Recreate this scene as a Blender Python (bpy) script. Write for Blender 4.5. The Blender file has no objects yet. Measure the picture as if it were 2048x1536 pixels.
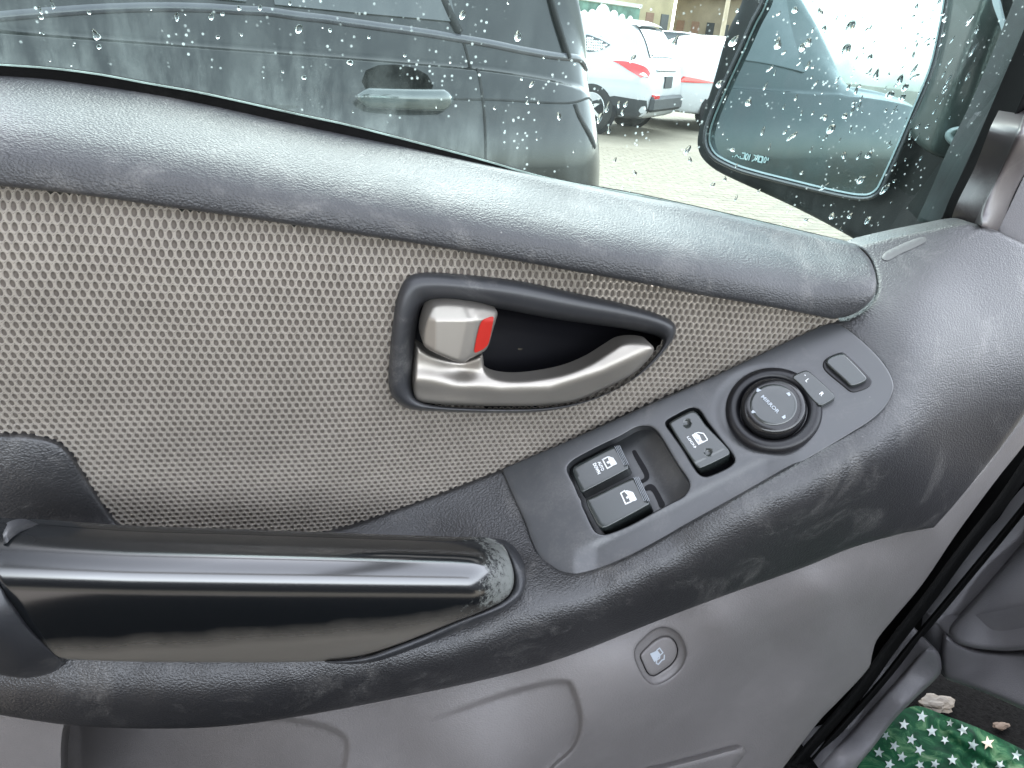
import bpy, math, random
import numpy as np
from mathutils import Vector, Matrix
from mathutils.geometry import delaunay_2d_cdt

random.seed(7); RNG = np.random.default_rng(7)
scene = bpy.context.scene

# ------------------------------------------------------------------ camera
F = 1518.0
CAM = np.array([0.0, -0.39, 1.25])
ps, pt_, rl = math.radians(16), math.radians(25), math.radians(5.5)
FW = np.array([math.sin(ps)*math.cos(pt_), math.cos(ps)*math.cos(pt_), -math.sin(pt_)])
_r0 = np.array([math.cos(ps), -math.sin(ps), 0.0]); _u0 = np.cross(_r0, FW)
RI = _r0*math.cos(rl) + _u0*math.sin(rl); UP = _u0*math.cos(rl) - _r0*math.sin(rl)
cd = bpy.data.cameras.new("camera"); cam = bpy.data.objects.new("camera", cd)
scene.collection.objects.link(cam)
cd.sensor_width = 36.0; cd.lens = F/2048*36.0; cd.clip_start = 0.01; cd.clip_end = 600
cam.matrix_world = Matrix(((RI[0], UP[0], -FW[0], CAM[0]), (RI[1], UP[1], -FW[1], CAM[1]),
                           (RI[2], UP[2], -FW[2], CAM[2]), (0, 0, 0, 1)))
scene.camera = cam

# ------------------------------------------------------------------ light
SUN_EL, SUN_AZ = math.radians(50), math.radians(12)     # azimuth from +Y towards +X
w = bpy.data.worlds.new("World"); scene.world = w; w.use_nodes = True
nt = w.node_tree; bg = nt.nodes["Background"]
sky = nt.nodes.new("ShaderNodeTexSky"); sky.sky_type = 'NISHITA'; sky.sun_disc = False
sky.sun_elevation = SUN_EL; sky.sun_rotation = SUN_AZ
sky.air_density = 1.0; sky.dust_density = 1.5; sky.ozone_density = 1.0
hs_ = nt.nodes.new('ShaderNodeHueSaturation'); hs_.inputs['Saturation'].default_value = 0.30; nt.links.new(sky.outputs[0], hs_.inputs['Color']); nt.links.new(hs_.outputs[0], bg.inputs[0])   # overcast: greyer than a clear sky; bg.inputs[1].default_value = 0.15
sl = bpy.data.lights.new("sun", 'SUN'); so = bpy.data.objects.new("sun", sl); scene.collection.objects.link(so)
sl.energy = 0.5; sl.angle = math.radians(35); sl.color = (1, 0.96, 0.9)
sd = Vector((math.sin(SUN_AZ)*math.cos(SUN_EL), math.cos(SUN_AZ)*math.cos(SUN_EL), math.sin(SUN_EL)))
so.rotation_euler = sd.to_track_quat('Z', 'Y').to_euler(); so.location = (0, 0, 8)
scene.view_settings.view_transform = 'Standard'; scene.view_settings.look = 'None'
scene.view_settings.exposure = 0.42; scene.view_settings.gamma = 1.0
scene.render.engine = 'CYCLES'
cy = scene.cycles
cy.max_bounces = 10; cy.transparent_max_bounces = 16; cy.diffuse_bounces = 5; cy.glossy_bounces = 5
cy.transmission_bounces = 8; cy.caustics_reflective = False; cy.caustics_refractive = False
cy.sample_clamp_indirect = 6.0
cy.use_denoising = True
try: cy.denoiser = 'OPENIMAGEDENOISE'
except Exception: pass

# ------------------------------------------------------------------ projection helpers (photo pixel -> point in the place)
def ray(x, y):
    x = np.asarray(x, float); y = np.asarray(y, float)
    return FW + RI*((x-1024)/F)[..., None] + UP*((768-y)/F)[..., None]
def PY(x, y, Y):
    d = ray(x, y); Y = np.asarray(Y, float)
    return CAM + d*((Y-CAM[1])/d[..., 1])[..., None]
def PPL(x, y, p0, n):
    d = ray(x, y); return CAM + d*(((np.asarray(p0)-CAM) @ n)/(d @ n))[..., None]
def proj(q):
    v = np.asarray(q) - CAM; z = v @ FW
    return np.stack([1024+F*(v @ RI)/z, 768-F*(v @ UP)/z], -1)
def ground(x, y, z=0.0):
    d = ray(x, y); return CAM + d*((z-CAM[2])/d[..., 2])[..., None]

def tps(ctrl, smooth=1e-4):
    c = np.array(ctrl, float); X = c[:, :-1]; v = c[:, -1]
    sc = 1.0/np.ptp(X, axis=0).max(); m = X.mean(0); Xn = (X-m)*sc; n = len(c)
    def U(r2): return 0.5*r2*np.log(np.maximum(r2, 1e-12))
    K = U(((Xn[:, None]-Xn[None])**2).sum(-1)) + smooth*np.eye(n)
    A = np.zeros((n+3, n+3)); A[:n, :n] = K; A[:n, n] = 1; A[:n, n+1:] = Xn; A[n, :n] = 1; A[n+1:, :n] = Xn.T
    s = np.linalg.solve(A, np.r_[v, 0, 0, 0])
    def f(x, y):
        q = (np.stack([np.asarray(x, float), np.asarray(y, float)], -1)-m)*sc
        sh = q.shape[:-1]; q = q.reshape(-1, 2)
        r2 = ((q[:, None]-Xn[None])**2).sum(-1)
        return (U(r2) @ s[:n] + s[n] + q @ s[n+1:]).reshape(sh)
    return f

# ------------------------------------------------------------------ polygon helpers
def cr(pts, closed=True, step=6.0, sharp=()):
    """Catmull-Rom through 2D points, resampled about every `step`; indices in sharp keep their corner."""
    p = np.array(pts, float); n = len(p); out = []
    rng = range(n if closed else n-1)
    for i in rng:
        p1, p2 = p[i], p[(i+1) % n]
        p0 = p[(i-1) % n] if (closed or i > 0) else p1
        p3 = p[(i+2) % n] if (closed or i+2 < n) else p2
        if i in sharp: p0 = p1
        if ((i+1) % n) in sharp: p3 = p2
        L = np.linalg.norm(p2-p1)
        d0 = np.linalg.norm(p1-p0); d3 = np.linalg.norm(p3-p2)
        m1 = (p2-p0)/max(d0+L, 1e-9)*L if d0 > 1e-9 else (p2-p1)
        m2 = (p3-p1)/max(d3+L, 1e-9)*L if d3 > 1e-9 else (p2-p1)
        k = max(1, int(round(L/step)))
        for t in np.arange(k)/k:
            h = (2*t**3-3*t**2+1, t**3-2*t**2+t, -2*t**3+3*t**2, t**3-t**2)
            out.append(h[0]*p1+h[1]*m1+h[2]*p2+h[3]*m2)
    if not closed: out.append(p[-1])
    return np.array(out)
def area2(p): return (p[:, 0]*np.roll(p[:, 1], -1)-np.roll(p[:, 0], -1)*p[:, 1]).sum()
def pdist(q, loops):
    d = np.full(len(q), 1e18)
    for p in loops:
        a = p; b = np.roll(p, -1, 0); ab = b-a; L2 = (ab**2).sum(1)+1e-12
        for s in range(0, len(q), 4000):
            qq = q[s:s+4000]
            t = np.clip((((qq[:, None]-a)*ab).sum(-1))/L2, 0, 1)
            r = ((qq[:, None]-a-t[..., None]*ab)**2).sum(-1).min(1)
            d[s:s+4000] = np.minimum(d[s:s+4000], r)
    return np.sqrt(d)
def inside(q, p):
    x, y = q[:, 0], q[:, 1]; r = np.zeros(len(q), bool)
    a = p; b = np.roll(p, -1, 0)
    for (x1, y1), (x2, y2) in zip(a, b):
        if y1 == y2: continue
        c = ((y1 > y) != (y2 > y)) & (x < (x2-x1)*(y-y1)/(y2-y1)+x1)
        r ^= c
    return r
def offset(p, d):
    """move a closed loop inwards by d"""
    t = np.roll(p, -1, 0)-np.roll(p, 1, 0); t /= np.linalg.norm(t, axis=1)[:, None]+1e-12
    n = np.stack([-t[:, 1], t[:, 0]], 1)*(1 if area2(p) > 0 else -1)
    return p+n*d
def triangulate(outer, holes=(), step=10, rings=(), pts_in=None):
    loops = [outer]+list(holes)
    lo = outer.min(0); hi = outer.max(0)
    gx, gy = np.meshgrid(np.arange(lo[0], hi[0], step), np.arange(lo[1], hi[1], step*0.87))
    gx = gx + (np.arange(gx.shape[0]) % 2)[:, None]*step*0.5
    g = np.stack([gx.ravel(), gy.ravel()], 1)
    g = g[inside(g, outer)]
    for h in holes: g = g[~inside(g, h)]
    if len(g): g = g[pdist(g, loops) > (max(rings)+0.35*step if len(rings) else 0.55*step)]
    extra = []
    for d in rings:
        for k, lp in enumerate(loops):
            q = offset(lp, d if k == 0 else -d)
            q = q[inside(q, outer)]
            for h in holes: q = q[~inside(q, h)]
            if len(q): q = q[pdist(q, loops) > d*0.93]
            if len(q): extra.append(q)
    if pts_in is not None: extra = extra+[pts_in[inside(pts_in, outer)]]
    pts = [*loops, g, *extra]
    V = np.concatenate([a for a in pts if len(a)])
    e = []; o = 0
    for lp in loops:
        e += [(o+i, o+(i+1) % len(lp)) for i in range(len(lp))]; o += len(lp)
    r = delaunay_2d_cdt([Vector((float(a), float(b))) for a, b in V], e, [], 1, 1e-4)
    Q = np.array([(v.x, v.y) for v in r[0]]); T = np.array([f for f in r[2] if len(f) == 3], int)
    c = Q[T].mean(1); keep = inside(c, outer)
    for h in holes: keep &= ~inside(c, h)
    T = T[keep]
    a = Q[T]; s = ((a[:, 1, 0]-a[:, 0, 0])*(a[:, 2, 1]-a[:, 0, 1])-(a[:, 2, 0]-a[:, 0, 0])*(a[:, 1, 1]-a[:, 0, 1]))
    T[s > 0] = T[s > 0][:, ::-1]
    return Q, T
def boundary(T):
    E = {}
    for t in T:
        for a, b in ((t[0], t[1]), (t[1], t[2]), (t[2], t[0])): E[(a, b)] = 1
    return [(a, b) for (a, b) in E if (b, a) not in E]

# ------------------------------------------------------------------ objects
ORG = {}
def link(o): scene.collection.objects.link(o)
def tag(o, label=None, cat=None, group=None, kind=None):
    if label: o['label'] = label
    if cat: o['category'] = cat
    if group: o['group'] = group
    if kind: o['kind'] = kind
    return o
def thing(name, loc, label, cat, group=None):
    o = bpy.data.objects.new(name, None); link(o); o.location = loc; o.empty_display_size = 0.05
    ORG[o.name] = np.array(loc, float)
    return tag(o, label, cat, group)
def obj(name, V, Fc, mat, parent=None, smooth=True, mi=None, angle=None):
    V = np.asarray(V, float)
    if parent is None:
        org = np.array([(V[:, 0].min()+V[:, 0].max())/2, (V[:, 1].min()+V[:, 1].max())/2, V[:, 2].min()])
    else: org = ORG[parent.name]
    me = bpy.data.meshes.new(name); me.from_pydata((V-org).tolist(), [], [tuple(int(i) for i in f) for f in Fc])
    for m in (mat if isinstance(mat, (list, tuple)) else [mat]): me.materials.append(m)
    if mi is not None: me.polygons.foreach_set('material_index', list(map(int, mi)))
    if smooth:
        me.polygons.foreach_set('use_smooth', [True]*len(me.polygons))
        if angle is not None:
            try: me.set_sharp_from_angle(angle=math.radians(angle))
            except Exception: pass
    me.update()
    o = bpy.data.objects.new(name, me); link(o)
    if parent is None: o.location = org
    else: o.parent = parent
    ORG[o.name] = org
    return o
def join(parts):
    V = []; Fc = []; o = 0
    for v, f in parts:
        V.append(np.asarray(v)); Fc += [tuple(i+o for i in t) for t in f]; o += len(v)
    return np.concatenate(V), Fc

def patch(name, outer, surf, mat, parent, holes=(), step=10, edge=None, back=0.004, backdir=(0, 1, 0), smooth=True, angle=50, extra_h=None, ret=False, pts_in=None, skirt_holes=True):
    """surface cut to a traced outline; surf(x, y, h) puts it in the place; edge=(px, drop) rounds the rim; a rim of depth `back` closes the side."""
    rings = () if edge is None else tuple(edge[0]*k for k in (0.12, 0.35, 0.65, 1.0))
    Q, T = triangulate(outer, holes, step, rings, pts_in)
    h = np.zeros(len(Q))
    if edge is not None:
        d = pdist(Q, [outer]+list(holes)); t = np.clip(d/edge[0], 0, 1)
        h = -edge[1]*(1-np.sqrt(np.maximum(0, 1-(1-t)**2)))
    if extra_h is not None: h = h+extra_h(Q[:, 0], Q[:, 1])
    V = surf(Q[:, 0], Q[:, 1], h); Fc = [tuple(t) for t in T]
    if back:
        be = boundary(T)
        if not skirt_holes: be = [e for e in be if pdist(Q[list(e)].mean(0)[None], [outer])[0] < 2]
        ids = sorted({a for e in be for a in e}); mp = {a: len(V)+k for k, a in enumerate(ids)}
        V = np.concatenate([V, V[ids]+np.array(backdir)*back])
        for a, b in be: Fc.append((b, a, mp[a], mp[b]))
    if ret: return V, Fc
    return obj(name, V, Fc, mat, parent, smooth, angle=angle)
def ys(f, dy=0.0):
    return lambda x, y, h: PY(x, y, (f(x, y) if callable(f) else f)+dy-h)

def lathe(prof, c, n, seg=48, ref=None):
    """prof [(r, h)] about axis n at c"""
    n = np.array(n, float); n /= np.linalg.norm(n); a = np.cross(n, (0, 0, 1.0) if abs(n[2]) < .9 else (1.0, 0, 0)); a /= np.linalg.norm(a); b = np.cross(n, a)
    V = []; Fc = []
    for r, h in prof:
        for k in range(seg):
            t = 2*math.pi*k/seg; V.append(c+n*h+(a*math.cos(t)+b*math.sin(t))*r)
    for i in range(len(prof)-1):
        for k in range(seg): Fc.append((i*seg+k, i*seg+(k+1) % seg, (i+1)*seg+(k+1) % seg, (i+1)*seg+k))
    return np.array(V), Fc
def resample(p, n, start=0.0):
    q = np.vstack([p, p[:1]]); s = np.r_[0, np.cumsum(np.linalg.norm(np.diff(q, axis=0), axis=1))]
    u = (np.arange(n)/n+start) % 1*s[-1]
    return np.stack([np.interp(u, s, q[:, 0]), np.interp(u, s, q[:, 1])], 1)
def ringloft(rings3):
    n = len(rings3[0]); V = np.concatenate(rings3); Fc = []
    for i in range(len(rings3)-1):
        for k in range(n): Fc.append((i*n+k, i*n+(k+1) % n, (i+1)*n+(k+1) % n, (i+1)*n+k))
    return V, Fc
def box(c, s, R=None, bev=0.0):
    """bevelled box: centre, size"""
    c = np.array(c, float); s = np.array(s, float)/2; b = min(bev, s.min()*.95)
    V = []; Fc = []
    import itertools
    if b <= 0:
        V = np.array([(x, y, z) for x in (-1, 1) for y in (-1, 1) for z in (-1, 1)])*s
        Fc = [(0, 1, 3, 2), (4, 6, 7, 5), (0, 4, 5, 1), (2, 3, 7, 6), (0, 2, 6, 4), (1, 5, 7, 3)]
    else:
        idx = {}; V = []
        for sg in itertools.product((-1, 1), repeat=3):
            for ax in range(3):
                p = np.array(sg)*(s-b); p[ax] = sg[ax]*s[ax]; idx[sg+(ax,)] = len(V); V.append(p)
        V = np.array(V)
        for ax in range(3):
            o = [a for a in range(3) if a != ax]
            for sg in (-1, 1):
                q = []
                for u, v in ((-1, -1), (1, -1), (1, 1), (-1, 1)):
                    k = [0, 0, 0]; k[ax] = sg; k[o[0]] = u; k[o[1]] = v; q.append(idx[tuple(k)+(ax,)])
                Fc.append(tuple(q))
            for u in (-1, 1):
                for v in (-1, 1):
                    k = [0, 0, 0]; k[o[0]] = u; k[o[1]] = v; a = list(k); a[ax] = -1; c2 = list(k); c2[ax] = 1
                    Fc.append((idx[tuple(a)+(o[0],)], idx[tuple(c2)+(o[0],)], idx[tuple(c2)+(o[1],)], idx[tuple(a)+(o[1],)]))
        for sg in itertools.product((-1, 1), repeat=3): Fc.append(tuple(idx[sg+(a,)] for a in range(3)))
    if R is not None: V = V @ np.array(R).T
    return V+c, Fc

# ------------------------------------------------------------------ materials
MATS = {}
def new_mat(name):
    m = bpy.data.materials.new(name); m.use_nodes = True; n = m.node_tree; b = n.nodes["Principled BSDF"]
    return m, n, b
def N(n, t, **kw):
    k = n.nodes.new(t)
    for a, v in kw.items():
        if a.startswith('i_'):
            key = a[2:]; key = int(key) if key.isdigit() else key.replace('_', ' ')
            k.inputs[key].default_value = v
        else: setattr(k, a, v)
    return k
def ramp(n, src, stops):
    r = n.nodes.new("ShaderNodeValToRGB"); e = r.color_ramp.elements
    while len(e) > 1: e.remove(e[-1])
    for i, (p, c) in enumerate(stops):
        k = e[0] if i == 0 else e.new(p)
        k.position = p; k.color = (c, c, c, 1) if not hasattr(c, '__len__') else (*c, 1)
    n.links.new(src, r.inputs[0]); return r.outputs[0]
def coords(n, scale=None):
    tc = n.nodes.new("ShaderNodeTexCoord")
    if scale is None: return tc.outputs['Object']
    mp = n.nodes.new("ShaderNodeMapping"); mp.inputs['Scale'].default_value = scale; n.links.new(tc.outputs['Object'], mp.inputs[0]); return mp.outputs[0]
def mixc(n, fac, a, b):
    m = n.nodes.new("ShaderNodeMix"); m.data_type = 'RGBA'
    if hasattr(fac, 'is_linked'): n.links.new(fac, m.inputs[0])
    else: m.inputs[0].default_value = fac
    for s, v in ((6, a), (7, b)):
        if hasattr(v, 'is_linked'): n.links.new(v, m.inputs[s])
        else: m.inputs[s].default_value = (*v, 1)
    return m.outputs[2]
def math2(n, op, a, b=None):
    m = n.nodes.new("ShaderNodeMath"); m.operation = op
    for i, v in enumerate((a, b)):
        if v is None: continue
        if hasattr(v, 'is_linked'): n.links.new(v, m.inputs[i])
        else: m.inputs[i].default_value = v
    return m.outputs[0]
def plastic(name, col, rough=0.5, grain=None, gstr=0.25, dust=0.0, dustcol=(0.42, 0.40, 0.37), spec=0.5, metal=0.0, coat=0.0, scratch=0.0, sheen=0.0):
    m, n, b = new_mat(name)
    co = coords(n)
    big = N(n, "ShaderNodeTexNoise", i_Scale=9.0, i_Detail=6.0, i_Roughness=0.62); n.links.new(co, big.inputs[0])
    col0 = mixc(n, ramp(n, big.outputs[0], [(0.3, 0.0), (0.7, 1.0)]), tuple(c*0.9 for c in col), tuple(min(1, c*1.12) for c in col))
    if dust:
        d1 = N(n, "ShaderNodeTexNoise", i_Scale=26.0, i_Detail=9.0, i_Roughness=0.75, i_Distortion=0.6); n.links.new(co, d1.inputs[0])
        d2 = N(n, "ShaderNodeTexNoise", i_Scale=900.0, i_Detail=2.0); n.links.new(co, d2.inputs[0])
        d3 = N(n, "ShaderNodeTexVoronoi", i_Scale=150.0); n.links.new(co, d3.inputs[0])
        speck = ramp(n, d3.outputs['Distance'], [(0.05, 1.0), (0.09, 0.0)])
        a = ramp(n, d1.outputs[0], [(0.52, 0.0), (0.76, 1.0)])
        a = math2(n, 'MULTIPLY', a, ramp(n, d2.outputs[0], [(0.35, 0.3), (0.7, 1.0)]))
        a = math2(n, 'MAXIMUM', a, math2(n, 'MULTIPLY', speck, ramp(n, big.outputs[0], [(0.56, 0.0), (0.62, 0.9)])))
        dm = math2(n, 'MULTIPLY', a, dust)
        col0 = mixc(n, dm, col0, dustcol)
    n.links.new(col0, b.inputs['Base Color'])
    rn = N(n, "ShaderNodeTexNoise", i_Scale=14.0, i_Detail=5.0); n.links.new(co, rn.inputs[0])
    n.links.new(ramp(n, rn.outputs[0], [(0.3, max(0.02, rough*0.85)), (0.75, min(1, rough*1.18))]), b.inputs['Roughness'])
    b.inputs['Specular IOR Level'].default_value = spec; b.inputs['Metallic'].default_value = metal
    if coat: b.inputs['Coat Weight'].default_value = coat; b.inputs['Coat Roughness'].default_value = 0.05
    last = None
    if grain:
        # leather-like pebble grain, drawn out along the door
        mp = N(n, "ShaderNodeMapping"); mp.inputs['Scale'].default_value = (grain*0.8, grain, grain*1.1); n.links.new(co, mp.inputs[0])
        wob = N(n, "ShaderNodeTexNoise", i_Scale=1.3, i_Detail=2.0); n.links.new(mp.outputs[0], wob.inputs[0])
        add = N(n, "ShaderNodeVectorMath", operation='MULTIPLY_ADD'); n.links.new(wob.outputs[1], add.inputs[0]); add.inputs[1].default_value = (1.1,)*3; n.links.new(mp.outputs[0], add.inputs[2])
        v = N(n, "ShaderNodeTexVoronoi", feature='SMOOTH_F1', i_Scale=1.0); v.inputs['Smoothness'].default_value = 0.6; n.links.new(add.outputs[0], v.inputs[0])
        h = ramp(n, v.outputs['Distance'], [(0.15, 1.0), (0.75, 0.0)])
        bp = N(n, "ShaderNodeBump"); bp.inputs['Strength'].default_value = gstr; bp.inputs['Distance'].default_value = 0.0009
        n.links.new(h, bp.inputs['Height']); last = bp.outputs[0]
    f = N(n, "ShaderNodeTexNoise", i_Scale=2200.0, i_Detail=2.0); n.links.new(co, f.inputs[0])
    bp2 = N(n, "ShaderNodeBump"); bp2.inputs['Strength'].default_value = 0.12; bp2.inputs['Distance'].default_value = 0.0002
    n.links.new(f.outputs[0], bp2.inputs['Height'])
    if last is not None: n.links.new(last, bp2.inputs['Normal'])
    if coat == 0 and metal < .5 and rough > .2: n.links.new(bp2.outputs[0], b.inputs['Normal'])
    return m
M = {}
M['pad'] = plastic('pad_vinyl', (0.033, 0.034, 0.037), 0.46, grain=1000, gstr=0.34, dust=0.6, dustcol=(0.25, 0.24, 0.225), spec=0.65)
M['arm'] = plastic('armrest_plastic', (0.023, 0.023, 0.0245), 0.38, grain=1000, gstr=0.30, dust=0.5, dustcol=(0.26, 0.25, 0.235), spec=0.85)
M['plate'] = plastic('switch_plate_plastic', (0.034, 0.036, 0.039), 0.33, dust=0.16, spec=1.0)
M['lower'] = plastic('lower_panel_plastic', (0.180, 0.169, 0.165), 0.5, grain=1100, gstr=0.18, dust=0.12)
M['bezel'] = plastic('bezel_plastic', (0.030, 0.031, 0.034), 0.4, dust=0.5, dustcol=(0.3, 0.29, 0.27), spec=0.55)
M['black'] = plastic('black_plastic', (0.008, 0.008, 0.010), 0.35, dust=0.05)
M['pit'] = plastic('black_recess_plastic', (0.006, 0.006, 0.008), 0.5, spec=0.25)
M['rubber'] = plastic('black_rubber', (0.004, 0.004, 0.004), 0.8, dust=0.02, spec=0.08)
M['gloss'] = plastic('glossy_button_plastic', (0.030, 0.036, 0.035), 0.2, dust=0.06, spec=1.0)
M['metal'] = plastic('satin_nickel', (0.36, 0.335, 0.30), 0.45, metal=0.8)
M['red'] = plastic('red_mark', (0.36, 0.012, 0.006), 0.5)
M['white'] = plastic('white_print', (0.75, 0.77, 0.78), 0.6)
M['greyprint'] = plastic('grey_print', (0.42, 0.46, 0.50), 0.6)
M['trim'] = plastic('pillar_trim_plastic', (0.048, 0.041, 0.042), 0.42, dust=0.2)
M['dash'] = plastic('dash_plastic', (0.115, 0.112, 0.118), 0.5, grain=1100, gstr=0.15, dust=0.08)
M['roofcloth'] = plastic('headliner_cloth', (0.22, 0.21, 0.20), 0.95)
M['seat'] = plastic('seat_cloth', (0.30, 0.27, 0.24), 0.95)

def mat_handle():
    m, n, b = new_mat('worn_gloss_black'); co = coords(n)
    sep = N(n, "ShaderNodeSeparateXYZ"); geo = N(n, "ShaderNodeNewGeometry"); n.links.new(geo.outputs['Position'], sep.inputs[0])
    wx = math2(n, 'MULTIPLY', math2(n, 'SUBTRACT', sep.outputs[0], WEAR_X), 16.0)         # worn patch at the front end of the grip
    nz = N(n, "ShaderNodeTexNoise", i_Scale=230.0, i_Detail=10.0, i_Roughness=0.8); n.links.new(co, nz.inputs[0])
    nb = N(n, "ShaderNodeTexNoise", i_Scale=22.0, i_Detail=3.0); n.links.new(co, nb.inputs[0])
    t = math2(n, 'ADD', wx, math2(n, 'MULTIPLY', math2(n, 'SUBTRACT', nz.outputs[0], 0.5), 2.2))
    t = math2(n, 'ADD', t, math2(n, 'MULTIPLY', math2(n, 'SUBTRACT', nb.outputs[0], 0.5), 1.6))
    mask = ramp(n, t, [(0.20, 0.0), (0.62, 1.0)])
    # lower edge: rubbed lacquer, with the seat's beige reflection painted into the colour
    wz = math2(n, 'MULTIPLY', math2(n, 'SUBTRACT', WEAR_REFLECT_Z, sep.outputs[2]), 34.0)
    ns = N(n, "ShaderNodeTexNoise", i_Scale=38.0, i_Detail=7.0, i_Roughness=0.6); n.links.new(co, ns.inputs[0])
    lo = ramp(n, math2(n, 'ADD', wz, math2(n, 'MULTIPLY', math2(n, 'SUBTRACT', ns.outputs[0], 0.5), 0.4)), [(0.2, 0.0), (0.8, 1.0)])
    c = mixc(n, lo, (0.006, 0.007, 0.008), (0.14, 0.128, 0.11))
    c = mixc(n, math2(n, 'MULTIPLY', mask, 0.85), c, (0.19, 0.20, 0.185))
    n.links.new(c, b.inputs['Base Color'])
    topz = N(n, 'ShaderNodeMapRange'); n.links.new(sep.outputs[2], topz.inputs[0]); topz.inputs[1].default_value = TOP_Z-.004; topz.inputs[2].default_value = TOP_Z+.010
    mm = math2(n, 'MAXIMUM', mask, math2(n, 'MULTIPLY', lo, 0.75))
    r = N(n, "ShaderNodeMapRange"); n.links.new(mm, r.inputs[0]); r.inputs[3].default_value = 0.15; r.inputs[4].default_value = 0.42
    n.links.new(math2(n, 'ADD', r.outputs[0], math2(n, 'MULTIPLY', topz.outputs[0], 0.15)), b.inputs['Roughness'])
    n.links.new(math2(n, 'SUBTRACT', 0.75, math2(n, 'MULTIPLY', topz.outputs[0], 0.72)), b.inputs['Specular IOR Level'])
    b.inputs['Coat Weight'].default_value = 0.0; b.inputs['IOR'].default_value = 1.8
    return m

def mat_fabric(name, c1, c2):
    m, n, b = new_mat(name); co = coords(n)
    a = N(n, "ShaderNodeTexNoise", i_Scale=30.0, i_Detail=6.0); n.links.new(co, a.inputs[0])
    n.links.new(mixc(n, ramp(n, a.outputs[0], [(0.3, 0.0), (0.7, 1.0)]), c1, c2), b.inputs['Base Color'])
    b.inputs['Roughness'].default_value = 0.85; b.inputs['Specular IOR Level'].default_value = 0.25
    b.inputs['Sheen Weight'].default_value = 0.3
    mp = N(n, "ShaderNodeMapping"); mp.inputs['Scale'].default_value = (600, 600, 3200); n.links.new(co, mp.inputs[0])
    f = N(n, "ShaderNodeTexNoise", i_Scale=1.0, i_Detail=3.0); n.links.new(mp.outputs[0], f.inputs[0])
    bp = N(n, "ShaderNodeBump"); bp.inputs['Strength'].default_value = 0.6; bp.inputs['Distance'].default_value = 0.0005
    n.links.new(f.outputs[0], bp.inputs['Height']); n.links.new(bp.outputs[0], b.inputs['Normal'])
    return m
M['rib'] = mat_fabric('net_ribs', (0.245, 0.220, 0.186), (0.30, 0.270, 0.230))
M['backing'] = mat_fabric('net_backing', (0.105, 0.090, 0.076), (0.14, 0.12, 0.102))

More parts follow.
